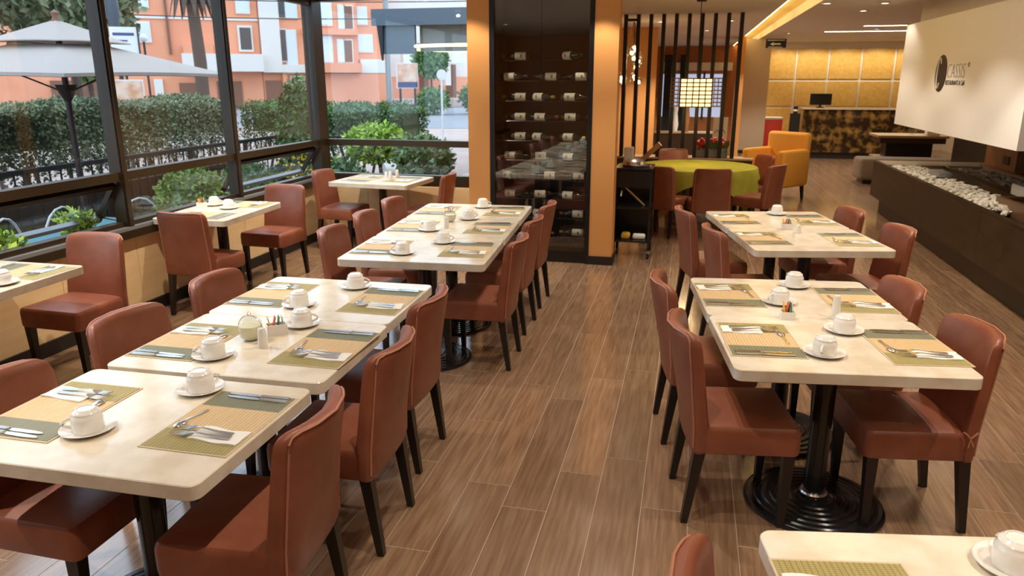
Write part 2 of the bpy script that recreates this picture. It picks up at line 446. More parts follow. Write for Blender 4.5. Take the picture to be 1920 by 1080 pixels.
# ================================================================== DINING FURNITURE
# ---- chair (front is +Y)
def sec(z):
    """half width, thickness, centre y, wrap of the back at height z"""
    t = (z-.33)/(.845-.33)
    u = max(0, (z-.46)/(.845-.46))
    w = .222-.010*t
    yf = -.150-.096*u                                       # front face leans back
    yr = -.207-.020*min(1, (z-.33)/.13)-.078*u              # rear face leans less
    th = yf-yr; yc = (yf+yr)/2
    c = .010+.060*t
    return w, th, yc, c
def secpt(z, ph, ws=1, ts=1, m=4.5):
    w, th, yc, c = sec(z)
    cx, sx = math.cos(ph), math.sin(ph)
    x = math.copysign(abs(cx)**(2/m), cx); t = math.copysign(abs(sx)**(2/m), sx)
    return (w*ws*x, yc+th/2*ts*t+c*(x*ws)**2, z)
def chair_meshes():
    n = 32
    lev = [(.330, .93, .70), (.336, .975, .9), (.35, 1, 1), (.46, 1, 1), (.60, 1, 1), (.72, 1, 1), (.79, .995, 1), (.815, .975, .96), (.832, .93, .84), (.842, .86, .62), (.846, .78, .30)]
    back = G().loft([[secpt(z, 2*PI*j/n, a, b) for j in range(n)] for z, a, b in lev])
    # piping down both rear edges and over the top
    path = []
    def rp(z, ph, a, b):
        x, y, zz = secpt(z, ph, a, b); return (x*1.0, y-.002, zz)
    phL, phR = PI+.55, 2*PI-.55
    for z in (.36, .46, .58, .70, .79, .815): path.append(rp(z, phL, 1, 1))
    path.append(rp(.833, phL, .94, .85))
    for k in range(1, 8):
        ph = phL+(phR-phL)*k/8; path.append(rp(.841, ph, .87, .75))
    path.append(rp(.833, phR, .94, .85))
    for z in (.815, .79, .70, .58, .46, .36): path.append(rp(z, phR, 1, 1))
    pipe = G().tube(path, .0042, 5)
    def ring(z, ins, wf=.45, wr=.432, y0=-.20, y1=.235, r=.032):
        P = []
        for x, y in rrect(.45-2*ins, (y1-y0)-2*ins, max(.012, r-ins), 5, 0, (y0+y1)/2):
            f = (y-y0)/(y1-y0); P.append((x*(wr+(wf-wr)*f)/.45, y, z))
        return P
    seat = G().loft([ring(.335, .012), ring(.342, .003), ring(.36, 0), ring(.432, 0), ring(.448, .004), ring(.458, .012), ring(.462, .03), ring(.466, .08), ring(.468, .14), ring(.469, .19)])
    lf = G().bar((0, 0, .345), (0, -.008, 0), .046, .028)
    lb = G().bar((0, 0, .345), (0, -.045, 0), .046, .028)
    return back.mesh('backrest'), pipe.mesh('piping'), seat.mesh('seat'), lf.mesh('leg'), lb.mesh('leg')
CM = chair_meshes()
for me, m in zip(CM, ('leather', 'piping', 'leather', 'dark_leg', 'dark_leg')): me.materials.append(M[m])
def chair(mid, face, label, group):
    """mid: middle of the back's top edge on plan; face: direction it faces, degrees"""
    a = R(face); loc = (mid[0]+.255*math.cos(a), mid[1]+.255*math.sin(a), 0)
    t = thing('dining_chair', label, 'chair', loc, a-PI/2, group)
    b = obj('backrest', CM[0], 'leather', t); obj('piping', CM[1], 'piping', b); obj('seat', CM[2], 'leather', t)
    for sx in (-1, 1):
        obj('leg', CM[3], 'dark_leg', t, (sx*.190, .195, 0)); obj('leg', CM[4], 'dark_leg', t, (sx*.182, -.165, 0))
    return t
g1, g2, g3, g4, g5 = 'chairs along the left tables', 'chairs along the middle table', 'chairs at the right tables', 'chairs under the windows', 'chairs round the green cloth table'
for mid, fa, lb, gr in [
    ((-1.05, 1.93), 184, 'red-brown leather chair nearest the camera, aisle side of left table', g1),
    ((-1.05, 2.57), 182, 'red-brown leather chair, second on aisle side of left tables', g1),
    ((-1.12, 3.21), 180, 'red-brown leather chair, third on aisle side of left tables', g1),
    ((-2.29, 1.90), 0, 'leather chair cut by left frame edge, window side of nearest table', g1),
    ((-2.36, 2.62), -3, 'leather chair, second on the window side of left tables', g1),
    ((-2.37, 3.27), 2, 'leather chair, third and farthest on window side of left tables', g1),
    ((-2.36, 4.58), 4, 'leather chair, nearest on window side of long middle table', g2),
    ((-2.39, 5.20), 4, 'leather chair, second on window side of long middle table', g2),
    ((-2.44, 5.88), 0, 'leather chair, farthest on window side of long middle table', g2),
    ((-1.01, 4.58), 182, 'leather chair, nearest on aisle side of long middle table', g2),
    ((-1.05, 5.28), 180, 'leather chair, second on aisle side of long middle table', g2),
    ((-1.07, 5.96), 180, 'leather chair beside wine cabinet, farthest on aisle side of middle table', g2),
    ((1.22, 3.27), 188, 'brown leather chair with tied cord at right front table, nearest on right', g3),
    ((1.11, 3.92), 188, 'brown leather chair, second on right side of right front table', g3),
    ((.0, 3.07), 9, 'brown leather chair nearest on aisle side of right front table', g3),
    ((-.11, 3.77), 9, 'brown leather chair, second on aisle side of right front table', g3),
    ((.17, 5.20), 14, 'leather chair, nearer one on aisle side of far right table', g3),
    ((-.03, 5.93), 14, 'leather chair, farther one on aisle side of far right table', g3),
    ((1.47, 5.50), 190, 'leather chair, nearer one on fireplace side of far right table', g3),
    ((1.29, 6.21), 193, 'leather chair, farther one on fireplace side of far right table', g3),
    ((.06, 1.33), 6, 'leather chair back peeking up at the bottom frame edge', g3),
    ((-3.73, 4.07), 268, 'leather chair facing camera at far end of leftmost window table', g4),
    ((-3.75, 4.88), 88, 'leather chair with its back to camera at second window table', g4),
    ((-3.72, 6.47), 266, 'leather chair facing camera at far end of second window table', g4),
    ((-3.98, 7.63), -3, 'leather chair in the window corner left of back table', g4),
    ((-2.46, 7.68), 182, 'leather chair right of back table against orange pillar', g4),
    ((.29, 8.73), 98, 'dark brown chair with back to camera at green cloth table', g5),
    ((-.36, 8.86), 66, 'dark brown chair beside black trolley at green cloth table', g5),
    ((-.23, 11.20), 285, 'brown chair on the far side of green cloth table', g5),
    ((1.03, 10.50), 205, 'brown chair in front of orange armchair at green cloth table', g5),
    ((1.06, 9.32), 148, 'brown chair on the right near side of green cloth table', g5)]:
    c_ = chair(mid, fa, lb, gr)
    if 'tied cord' in lb:
        obj('tie_cord', G().tube([(-.222, -.13, .472), (-.229, -.145, .462), (-.233, -.155, .448), (-.229, -.17, .460), (-.224, -.185, .472)], .0035, 5).tube([(-.233, -.155, .448), (-.236, -.15, .41)], .003, 5).tube([(-.233, -.155, .448), (-.235, -.17, .415)], .003, 5), 'piping', c_, label='knotted tie cord')

# ---- table unit
TW, TD, TH = .91, .69, .75
def top_mesh(w, d):
    g = G(); r = .035
    g.loft([[(x, y, z) for x, y in rrect(w-2*i, d-2*i, r-i, 5)] for z, i in ((-.048, .003), (-.045, 0), (-.003, 0), (0, .003))], True, True)
    return g.mesh('table_top')
col_me = G().lathe([(.044, .03), (.044, .70)], 24).mesh('column'); col_me.materials.append(M['black_metal'])
pr = [(.293, 0), (.297, .006), (.293, .014)]
for i in range(6):
    r = .285-i*.034; z = .016+i*.0035
    pr += [(r, z), (r-.003, z+.003), (r-.020, z+.0035), (r-.023, z+.0005), (r-.031, z+.0005)]
pr += [(.07, .04), (.055, .046), (.05, .052), (.046, .052)]
base_me = G().lathe(pr, 48).mesh('base'); base_me.materials.append(M['black_metal'])
plate_me = G().bev((0, 0, .690), (.42, .30, .018), .004, 1).mesh('top_plate'); plate_me.materials.append(M['black_metal'])
collar_me = G().lathe([(.058, .05), (.060, .056), (.055, .064), (.046, .066)], 24).mesh('collar'); collar_me.materials.append(M['steel'])
bolt_me = G().lathe([(.005, 0), (.005, .004), (.002, .005)], 8).mesh('bolt'); bolt_me.materials.append(M['steel'])
TM = {}
def table(c, rz, label, group=None, w=TW, d=TD):
    key = (w, d)
    if key not in TM: TM[key] = top_mesh(w, d); TM[key].materials.append(M['stone_top'])
    t = thing('pedestal_table', label, 'table', (c[0], c[1], 0), rz, group)
    obj('table_top', TM[key], 'stone_top', t, (0, 0, TH)); obj('top_plate', plate_me, 'black_metal', t)
    obj('column', col_me, 'black_metal', t); b = obj('base', base_me, 'black_metal', t); obj('collar', collar_me, 'steel', b)
    for k in range(4):
        a = R(45+90*k); o = obj('bolt', bolt_me, 'steel', b, (.05*math.cos(a), .05*math.sin(a), .06))
    return t
gt = 'cream stone-topped pedestal tables'
table((-1.71, 1.905), R(.5), 'cream stone table nearest the camera in the left row', gt)
table((-1.715, 2.635), R(1.5), 'cream table unit behind the left front table, sugar jar on it', gt)
table((-1.742, 3.326), R(1.5), 'farther cream table unit of the second left table', gt)
a = R(4)
for k, nm in enumerate(('nearest unit of the long cream table before the wine cabinet', 'middle unit of the long cream table before the wine cabinet', 'farthest unit of the long cream table before the wine cabinet')):
    table((-1.615-.0-(.36+.725*k)*math.sin(a), 4.15+(.36+.725*k)*math.cos(a)), a, nm, gt, w=.93, d=.722)
a = R(7.3)
for k, nm in enumerate(('front unit of the right cream table, round ringed base showing', 'rear unit of the right cream table with sugar box')):
    s_ = .345+.695*k
    table((.675-s_*math.sin(a), 2.845+s_*math.cos(a)), a, nm, gt)
a = R(11.5)
for k, nm in enumerate(('near unit of the far right cream table', 'far unit of the far right cream table with white cup')):
    s_ = .37+.745*k
    table((.905-s_*math.sin(a), 5.05+s_*math.cos(a)), a, nm, gt, w=.91, d=.74)
a = R(10)
table((.22+.455*math.cos(a)+.35*math.sin(a), 1.71+.455*math.sin(a)-.35*math.cos(a)), a, 'cream table cut off by the bottom right frame corner', gt, d=.70)
table((-3.27, 7.71), R(-4.3), 'cream table in the far window corner with white shakers', gt, w=.93, d=.75)
table((-3.835, 5.55), R(3), 'cream window table between two facing chairs', gt, w=.64, d=.95)
table((-3.785, 3.13), R(1), 'cream window table cut by the left frame edge', gt, w=.68, d=.98)

# ---- place settings
mb = G().b2((-.15, -.215, 0), (.15, .215, .0028))
def band(y0, y1): return G().b2((-.143, y0, .0026), (.143, y1, .0040)).mesh('woven_band')
MM = [(mb.mesh('border'), 'mat_border'), (band(-.208, -.085), 'mat_olive'), (band(-.085, .092), 'mat_tan'), (band(.092, .208), 'mat_sage')]
for me, m in MM: me.materials.append(M[m])
def strip(st, th=.0016):
    """flat body from stations (x, halfwidth, z)"""
    g = G(); g.loft([[(x, -h, z), (x, h, z), (x, h, z+th), (x, -h, z+th)] for x, h, z in st], True, True); return g
fk = strip([(.105, .009, .002), (.10, .010, .0025), (.05, .007, .004), (.0, .004, .009), (-.02, .0035, .010), (-.032, .009, .008), (-.040, .0125, .006), (-.050, .0125, .004)])
for j in range(4):
    y = -.0105+.007*j
    fk.loft([[(x, y-w, z), (x, y+w, z), (x, y+w, z+.0015), (x, y-w, z+.0015)] for x, w, z in ((-.048, .002, .0042), (-.075, .0017, .003), (-.098, .001, .007))], True, True)
fork_me = fk.mesh('fork')
knife_me = strip([(.115, .007, .001), (.11, .0095, .001), (.02, .0075, .001), (.012, .005, .001)], .006).add([], []).mesh('knife')
kn = strip([(.115, .0075, 0), (.11, .0095, 0), (.02, .0075, 0), (.012, .006, .001)], .006)
kn.loft([[(x, a_, .002), (x, b_, .002), (x, b_, .0035), (x, a_, .0035)] for x, a_, b_ in ((.014, -.006, .006), (-.01, -.008, .010), (-.07, -.007, .011), (-.105, -.003, .008), (-.115, .001, .005))], True, True)
knife_me = kn.mesh('knife')
sp = strip([(.07, .006, .001), (.06, .0065, .0015), (.02, .0035, .003), (-.012, .003, .007), (-.03, .004, .008)])
sp.sph((-.05, 0, .004), 1, 14, 8, (.026, .017, .007))
spoon_me = sp.mesh('spoon')
for me in (fork_me, knife_me, spoon_me): me.materials.append(M['steel'])
def napkin_mesh():
    g = G(); nx, ny = 9, 7; V = []; F = []
    for t in (1, 0):
        for i in range(nx):
            for j in range(ny):
                x = -.085+.17*i/(nx-1); y = -.043+.086*j/(ny-1)
                e = min(i, nx-1-i, j, ny-1-j)
                z = (.0042+.0013*math.sin(i*1.1)+.0010*math.cos(j*1.9+i))*t if t else 0
                V.append((x+.002*math.sin(j*1.1), y+.0025*math.sin(i*.9), max(0, z) if t else 0))
    n = nx*ny
    for i in range(nx-1):
        for j in range(ny-1):
            a_, b_, c_, d_ = i*ny+j, (i+1)*ny+j, (i+1)*ny+j+1, i*ny+j+1
            F.append((a_, b_, c_, d_)); F.append((n+d_, n+c_, n+b_, n+a_))
    for i in range(nx-1):
        for j in (0, ny-1): F.append((i*ny+j, (i+1)*ny+j, n+(i+1)*ny+j, n+i*ny+j))
    for j in range(ny-1):
        for i in (0, nx-1): F.append((i*ny+j, i*ny+j+1, n+i*ny+j+1, n+i*ny+j))
    return g.add(V, F, True).mesh('napkin')
nap_me = napkin_mesh(); nap_me.materials.append(M['napkin'])
saucer_me = G().lathe([(.0, .004), (.045, .004), (.05, .006), (.070, .011), (.082, .016), (.083, .0145), (.070, .008), (.048, 0), (0, 0)], 36).mesh('saucer'); saucer_me.materials.append(M['porcelain'])
cup_me = G().lathe([(.045, 0), (.0465, .002), (.046, .040), (.0445, .050), (.041, .054), (.0395, .058), (.040, .063), (.035, .069), (.030, .0715), (.0285, .074), (.026, .074), (.0245, .071), (0, .071)], 36).mesh('cup_body'); cup_me.materials.append(M['porcelain'])
hp = [(.044, 0, .046)]+[(.050+.022*math.sin(PI*t), 0, .046-.032*t) for t in (.1, .3, .5, .7, .9)]+[(.044, 0, .012)]
chand_me = G().tube(hp, .0048, 7).mesh('handle'); chand_me.materials.append(M['porcelain'])
def ordinals(i): return ('inner', 'outer')[i]
def mono(name, me, m, label, cat, loc, rz, group):
    o = obj(name, me, m, None, loc, rz); return tag(o, label, cat, group)
def cup_and_saucer(x, y, z, rot, S_):
    mono('saucer', saucer_me, 'porcelain', 'white saucer under the cup, '+S_, 'saucer', (x, y, z), 0, 'white saucers')
    c = thing('coffee_cup', 'upturned white coffee cup, '+S_, 'cup', (x, y, z+.0045), rot, 'upturned white cups')
    obj('cup_body', cup_me, 'porcelain', c); obj('handle', chand_me, 'porcelain', c)
def setting(mx, my, rot, S_, cup=None, handle=None, nk=2, sp_=True, jit=True):
    z = TH+.0003; ca, sa = math.cos(rot), math.sin(rot)
    def P(x, y, dz=0): return (mx+x*ca-y*sa, my+x*sa+y*ca, z+dz)
    rj = lambda a_: R(random.uniform(-a_, a_))
    t = thing('placemat', 'striped bamboo placemat, '+S_, 'placemat', P(0, 0), rot+rj(1.2), 'bamboo placemats')
    obj('border', MM[0][0], 'mat_border', t)
    for (me, m), lb in zip(MM[1:], ('olive green band', 'tan band', 'sage green band')): obj('woven_band', me, m, t, label=lb)
    n = mono('napkin', nap_me, 'napkin', 'folded white paper napkin, '+S_, 'napkin', P(.055, -.105, .0044), rot+rj(6), 'paper napkins')
    mono('fork', fork_me, 'steel', 'steel fork nearer the mat edge, '+S_, 'fork', P(.0, -.125, .0105), rot+rj(5), 'steel forks')
    mono('fork', fork_me, 'steel', 'steel fork nearer the mat middle, '+S_, 'fork', P(-.005, -.092, .0105), rot+rj(5), 'steel forks')
    mono('knife', knife_me, 'steel', 'steel knife nearer the mat edge, '+S_, 'knife', P(.015, .192, .0044), rot+rj(2), 'steel knives')
    if nk > 1: mono('knife', knife_me, 'steel', 'steel knife nearer the mat middle, '+S_, 'knife', P(.02, .168, .0044), rot+rj(3), 'steel knives')
    if sp_: mono('spoon', spoon_me, 'steel', 'small steel spoon at head of mat, '+S_, 'spoon', P(-.105, -.01, .0044), rot+PI/2+rj(12), 'steel teaspoons')
    if cup is not False:
        cx, cy = cup or P(-.22, .20)[:2]
        cup_and_saucer(cx, cy, z, handle if handle is not None else rot+PI+.4, S_)
A0 = R(.5); B0 = R(1.5); M0 = R(4); R0 = R(7.3); F0 = R(11.5)
setting(-1.415, 1.945, A0, 'aisle place, left front table', (-1.64, 2.15), R(60))
setting(-2.00, 1.90, A0+PI, 'window place, left front table', (-1.79, 1.79), R(215))
setting(-1.405, 2.655, B0, 'near aisle place, second left table', (-1.65, 2.90), R(20))
setting(-1.447, 3.34, B0, 'far aisle place, second left table', (-1.68, 3.54), R(20))
setting(-2.005, 2.60, B0+PI, 'near window place, second left table', (-1.80, 2.46), R(215))
setting(-2.04, 3.325, B0+PI, 'far window place, second left table', (-1.81, 3.17), R(215))
for k, (nm, cA, cW) in enumerate((('near', (-1.58, 4.72), (-1.73, 4.35)), ('middle', (-1.66, 5.60), (-1.81, 5.10)), ('far', (-1.70, 6.17), (-1.90, 5.80)))):
    setting(-1.36-.05*k, 4.55+.725*k, M0, nm+' aisle place, long middle table', cA, R(10))
    setting(-1.93-.05*k, 4.50+.725*k, M0+PI, nm+' window place, long middle table', cW if k < 2 else False, R(200))
setting(.34, 3.165, R0+PI, 'near aisle place, right front table', (.58, 3.04), R(250))
setting(.24, 3.845, R0+PI, 'far aisle place, right front table', (.48, 3.75), R(215))
setting(.945, 3.21, R0, 'near fireplace place, right front table', (.71, 3.36), R(60))
setting(.85, 3.885, R0, 'far fireplace place, right front table', (.59, 4.09), R(60))
setting(.53, 5.36, F0+PI, 'near aisle place, far right table', False)
setting(.385, 6.08, F0+PI, 'far aisle place, far right table', False)
setting(1.11, 5.44, F0, 'near fireplace place, far right table', False)
setting(.965, 6.17, F0, 'far fireplace place, far right table', (.73, 6.38), R(80))
setting(.42, 1.405, R(190), 'aisle place, table cut by bottom frame edge', False)
cup_and_saucer(.775, 1.685, TH+.0003, R(100), 'table cut by bottom frame edge')
setting(-3.78, 5.84, R(90+3), 'far place, second window table', (-4.02, 5.74), R(10), nk=1, sp_=False)
setting(-3.80, 5.27, R(-87), 'near place, second window table', (-3.80, 5.62), R(10), nk=1, sp_=False)
setting(-3.68, 3.42, R(91), 'far place, leftmost window table', (-3.57, 3.17), R(190), nk=1, sp_=False)
setting(-3.50, 7.70, R(175.7), 'left place, far corner table', False, nk=1, sp_=False)
setting(-3.04, 7.73, R(-4.3), 'right place, far corner table', False, nk=1, sp_=False)

# ---- sugar boxes, shakers, jars
def shaker(x, y, S_, h=.085, r=.02, taper=.8, z=TH+.0003):
    t = thing('salt_shaker', 'white ceramic shaker '+S_, 'shaker', (x, y, z), 0, 'white shakers')
    obj('shaker_body', G().lathe([(r*.95, 0), (r, .004), (r*taper, h*.86), (r*taper*.9, h*.97), (r*taper*.5, h), (0, h)], 20), 'porcelain', t)
    for k in range(3): obj('hole', G().lathe([(.0016, 0), (.0016, .0008), (0, .0008)], 6), 'black_plastic', t, (.006*math.cos(k*2.1), .006*math.sin(k*2.1), h))
def sugar_box(x, y, rz, S_, w=.085, d=.05, h=.045, packs=(('yellow', 'packet_yellow'), ('red', 'packet_red'), ('green', 'packet_green'), ('white', 'packet_white'))):
    z = TH+.0003
    t = thing('sugar_box', 'small white ceramic box of sugar packets '+S_, 'box', (x, y, z), rz, 'white sugar boxes')
    for nm, a_, b_ in (('wall_panel', (-w/2, -d/2, 0), (w/2, -d/2+.004, h)), ('wall_panel', (-w/2, d/2-.004, 0), (w/2, d/2, h)), ('wall_panel', (-w/2, -d/2+.004, 0), (-w/2+.004, d/2-.004, h)), ('wall_panel', (w/2-.004, -d/2+.004, 0), (w/2, d/2-.004, h)), ('bottom', (-w/2+.004, -d/2+.004, 0), (w/2-.004, d/2-.004, .004))):
        obj(nm, G().b2(a_, b_), 'porcelain', t)
    ca, sa = math.cos(rz), math.sin(rz)
    n = len(packs)
    for i, (cn, cm) in enumerate(packs):
        lx = -w/2+.014+(w-.028)*i/(n-1)
        pkt = obj('sugar_packet', G().bev((0, 0, 0), (.004, d*.62, .068), .0012, 1), cm, None, (x+lx*ca, y+lx*sa, z+.046))
        pkt.rotation_euler = (random.uniform(-.15, .15), (-.18, .22, .12, -.1)[i % 4], rz)
        tag(pkt, cn+' sugar packet in the white box '+S_, 'sugar packet', 'sugar packets')
def jar(x, y, S_, r=.052, z=TH+.0003):
    t = thing('sugar_jar', 'round glass sugar jar with wire hoop '+S_, 'jar', (x, y, z), 0, 'glass jars')
    obj('glass_bowl', G().lathe([(0, .001), (r*.55, .001), (r*.85, r*.35), (r, r*.95), (r*.9, r*1.5), (r*.6, r*1.85), (r*.3, r*1.95), (0, r*1.97)], 28), 'jar_glass', t)
    obj('sugar_fill', G().lathe([(0, .004), (r*.5, .004), (r*.8, r*.38), (r*.95, r*.95), (r*.9, r*1.25), (0, r*1.4)], 20), 'sugar', t)
    obj('wire_hoop', G().tube([(r*1.08*math.cos(PI*k/12), 0, r*.95+r*1.12*math.sin(PI*k/12)) for k in range(13)], .0016, 5), 'chrome', t)
    obj('hoop_ring', G().tube([(.008*math.cos(2*PI*k/12), 0, r*2.22+.008*math.sin(2*PI*k/12)) for k in range(13)], .0013, 5), 'chrome', t)
jar(-1.765, 2.675, 'on second left table')
shaker(-1.665, 2.60, 'beside glass jar on second left table')
sugar_box(-1.70, 2.77, R(40), 'on second left table')
jar(-1.77, 5.47, 'on long middle table', .045)
shaker(-1.72, 5.22, 'on long middle table')
sugar_box(-1.84, 5.66, R(20), 'on long middle table')
sugar_box(.49, 3.50, R(5), 'on right front table', w=.062, h=.036)
shaker(.705, 3.545, 'tall and tapered on right front table', .115, .024, .62)
sugar_box(.735, 5.74, R(8), 'on far right table', w=.08)
shaker(.80, 5.61, 'on far right table', .06, .022, .7)
sugar_box(-4.06, 5.62, R(70), 'on second window table', w=.07)
shaker(-3.30, 7.90, 'leftmost of three on far corner table', .065, .022)
shaker(-3.235, 7.86, 'middle of three on far corner table', .075, .024)
shaker(-3.18, 7.93, 'rightmost of three on far corner table', .085, .022)

# ================================================================== WINE CABINET
wc = thing('wine_cabinet', 'tall black glass-fronted wine cabinet between orange pillars', 'wine cabinet', (-1.44, 7.40, 0))
obj('back_panel', G().b2((-.515, .36, .05), (.51, .385, CZ-.01)), 'cabinet_black', wc)
obj('plinth', G().b2((-.515, .0, 0), (.51, .38, .12)), 'cabinet_black', wc)
for xa, xb in ((-.515, -.465), (.462, .51)):
    obj('side_frame', G().b2((xa, -.015, .0), (xb, .385, CZ-.005)), 'cabinet_black', wc)
obj('head_frame', G().b2((-.465, -.01, CZ-.06), (.462, .36, CZ-.005)), 'cabinet_black', wc)
obj('bottom_rail', G().b2((-.465, -.012, .12), (.462, .02, .165)), 'bronze', wc)
obj('glass_door', G().b2((-.465, .004, .165), (-.004, .010, CZ-.06)), 'cabinet_glass', wc)
obj('glass_door', G().b2((.0, .004, .165), (.462, .010, CZ-.06)), 'cabinet_glass', wc)
rows = [2.04-.195*i for i in range(10)]
for z in rows:
    for yb in (.12, .26):
        obj('shelf_rod', G().tube([(-.465, yb, z-.048), (.462, yb, z-.048)], .005, 5), 'black_metal', wc)
bt_body = G().lathe([(0, 0), (.034, 0), (.037, .006), (.037, .175), (.033, .20), (.018, .222), (.0145, .24), (.0145, .285), (0, .286)], 18).mesh('bottle_body'); bt_body.materials.append(M['bottle_glass'])
bt_lab = G().lathe([(.0376, .04), (.0376, .15)], 18, caps=False)
bt_lab = bt_lab.mesh('label'); bt_lab.materials.append(M['wine_label'])
bt_pr = G().box((0, -.0378, .085), (.03, .001, .018)).mesh('label_print'); bt_pr.materials.append(M['label_print'])
cap_meshes = []
for cm in ('capsule_red', 'capsule_gold', 'cabinet_black'):
    me = G().lathe([(.0152, .25), (.0155, .285), (.012, .2875), (0, .2875)], 14).mesh('capsule'); me.materials.append(M[cm]); cap_meshes.append(me)
ordw = 'first second third fourth fifth sixth seventh eighth ninth tenth'.split()
for i, z in enumerate(rows):
    for j, x in enumerate((-.44, -.13, .17)):
        if (i, j) in ((8, 0), (0, 1)): continue
        fl_ = random.random() < .35
        t = thing('wine_bottle', 'wine bottle lying in %s row from top, %s column of glass cabinet' % (ordw[i], ('left', 'middle', 'right')[j]), 'bottle', (-1.44+x+(.29 if fl_ else 0), 7.40+.19, z-.005), 0, 'wine bottles in the cabinet')
        t.rotation_euler = (R(random.uniform(-10, 40)) if not fl_ else 0, PI/2 if not fl_ else -PI/2, 0)
        b = obj('bottle_body', bt_body, 'bottle_glass', t); l_ = obj('label', bt_lab, 'wine_label', t); obj('label_print', bt_pr, 'label_print', l_)
        obj('capsule', cap_meshes[random.choice((0, 1, 2))], 'capsule_red', t)

# ================================================================== FIREPLACE BENCH AND HOOD
fb = thing('fireplace_bench', 'long dark wood fireplace bench with stone bed on right side', 'fireplace', (2.55, 5.2, 0))
FL = 11.52-5.2
for k in range(3):
    obj('front_panel', G().b2((0, FL*k/3+.002, .23), (.04, FL*(k+1)/3-.002, .700)), 'fire_wood', fb)
obj('end_panel', G().b2((.04, FL-.04, .23), (1.55, FL, .700)), 'fire_wood', fb)
obj('end_panel', G().b2((.04, 0, .23), (1.55, .04, .700)), 'fire_wood', fb)
obj('back_panel', G().b2((1.51, .04, .23), (1.55, FL-.04, .700)), 'fire_wood', fb)
obj('plinth', G().b2((.10, .1, 0), (1.45, FL-.15, .23)), 'black_base', fb)
obj('tray', G().b2((.04, .04, .60), (1.51, FL-.04, .63)), 'black_metal', fb)
obj('rim', G().b2((-.004, -.004, .700), (.05, FL+.004, .712)), 'fire_wood', fb)
obj('stone_slab', G().b2((.05, FL-.55, .63), (1.51, FL-.0, .712)), 'fire_stone_rim', fb)
obj('burner_trough', G().b2((.50, 1.4, .63), (.72, FL-.6, .69)).b2((.72, 1.4, .63), (.745, FL-.6, .715)), 'black_metal', fb)
obj('back_slab', G().b2((1.2, .04, .63), (1.51, FL-.55, .72)), 'fire_stone_rim', fb)
def pebbles(name, x0, x1, y0, y1, n, label):
    g = G()
    for _ in range(n):
        x, y = random.uniform(x0, x1), random.uniform(y0, y1); r = random.uniform(.018, .042)
        bm = bmesh.new(); bmesh.ops.create_icosphere(bm, subdivisions=1, radius=1)
        mx = Matrix.Translation((x, y, .655+random.uniform(0, .045))) @ Matrix.Rotation(random.uniform(0, 6), 4, 'Z') @ Matrix.Rotation(random.uniform(-.5, .5), 4, 'X') @ Matrix.Diagonal((r*random.uniform(.9, 1.5), r, r*.65, 1))
        bm.verts.index_update()
        g.add([v.co*random.uniform(.88, 1.1) for v in bm.verts], [[v.index for v in f.verts] for f in bm.faces], False, mx); bm.free()
    o = obj(name, g, 'pebble'); tag(o, label, 'stones', None, 'stuff')
pebbles('pebbles', 2.63, 3.02, 7.45, 10.95, 900, 'pale pebbles filling the front bed of the fireplace bench')
pebbles('pebbles', 3.33, 3.72, 7.9, 10.8, 600, 'pale pebbles filling the rear bed of the fireplace bench')
tag(obj('grey_block', G().bev((2.93, 9.85, .735), (.16, .42, .05), .012, 2), 'sill_metal'), 'flat grey stone lying among the pebbles', 'stone')
wb = thing('wood_tray', 'brown wooden box resting on fireplace bench by frame edge', 'tray', (2.86, 6.1, .63))
obj('side_board', G().b2((-.02, 0, 0), (.02, 1.75, .13)), 'tray_wood', wb); obj('end_board', G().b2((.02, 1.71, 0), (.5, 1.75, .13)), 'tray_wood', wb); obj('deck', G().b2((.02, 0, .06), (.5, 1.71, .09)), 'tray_wood', wb)
cb = thing('card_reader', 'white box with black end on fireplace bench', 'box', (3.22, 8.05, .72))
obj('case', G().bev((0, 0, .06), (.24, .42, .11), .015, 2), 'white_plastic', cb); obj('end_cap', G().bev((0, .23, .05), (.2, .04, .1), .01, 1), 'black_plastic', cb)
for dx in (-.09, .09):
    for dy in (-.17, .17): obj('foot', G().lathe([(.012, -.0895), (.012, .006)], 8), 'black_plastic', cb, (dx, dy, 0))
hd = thing('fireplace_hood', 'white hanging fireplace hood carrying a dark round logo', 'fireplace hood', (2.65, 7.08, 1.24))
obj('shell', G().b2((0, 0, 0), (1.2, 4.04, 1.245)), 'hood_paint', hd)
obj('neck', G().b2((.12, .12, 1.245), (1.1, 3.92, CZ-1.24+.01)), 'ceiling_paint', hd)
obj('inner_flue', G().b2((.08, .08, -.004), (1.12, 3.96, 0)), 'black_base', hd)
# support column under the hood
pc = thing('hood_support', 'orange-brown wooden support block under white hood', 'support', (3.88, 10.15, 0))
obj('block', G().b2((-.06, 0, .721), (.17, 1.0, 1.236)), 'oak_brown', pc)
obj('vent', G().b2((-.07, .2, .80), (-.06, .38, .90)), 'black_base', pc)
obj('foot_plate', G().b2((-.12, -.9, .7201), (.17, 1.0, .735)), 'oak_brown', pc)
# logo: dark disc with a white letter C, fine lettering beside it
TXT = Matrix(((0, 0, -1, 0), (-1, 0, 0, 0), (0, 1, 0, 0), (0, 0, 0, 1)))
def text_mesh(body, size, ext=.002, name='lettering', sx=1.0, off=0):
    c = bpy.data.curves.new('txt', 'FONT'); c.body = body; c.size = size; c.extrude = ext; c.align_x = 'LEFT'; c.offset = off; c.resolution_u = 4
    o = bpy.data.objects.new('txt', c); COL.objects.link(o)
    dg = bpy.context.evaluated_depsgraph_get(); me = bpy.data.meshes.new_from_object(o.evaluated_get(dg)); me.name = name
    COL.objects.unlink(o); bpy.data.objects.remove(o)
    for v in me.vertices: v.co.x *= sx
    me.materials.clear()
    return me
def on_hood(me, m, y, z, name, label, dx=-.002):
    o = obj(name, me, m, hd); o.matrix_basis = Matrix.Translation((dx, y-7.08, z-1.24)) @ TXT; o['label'] = label; return o
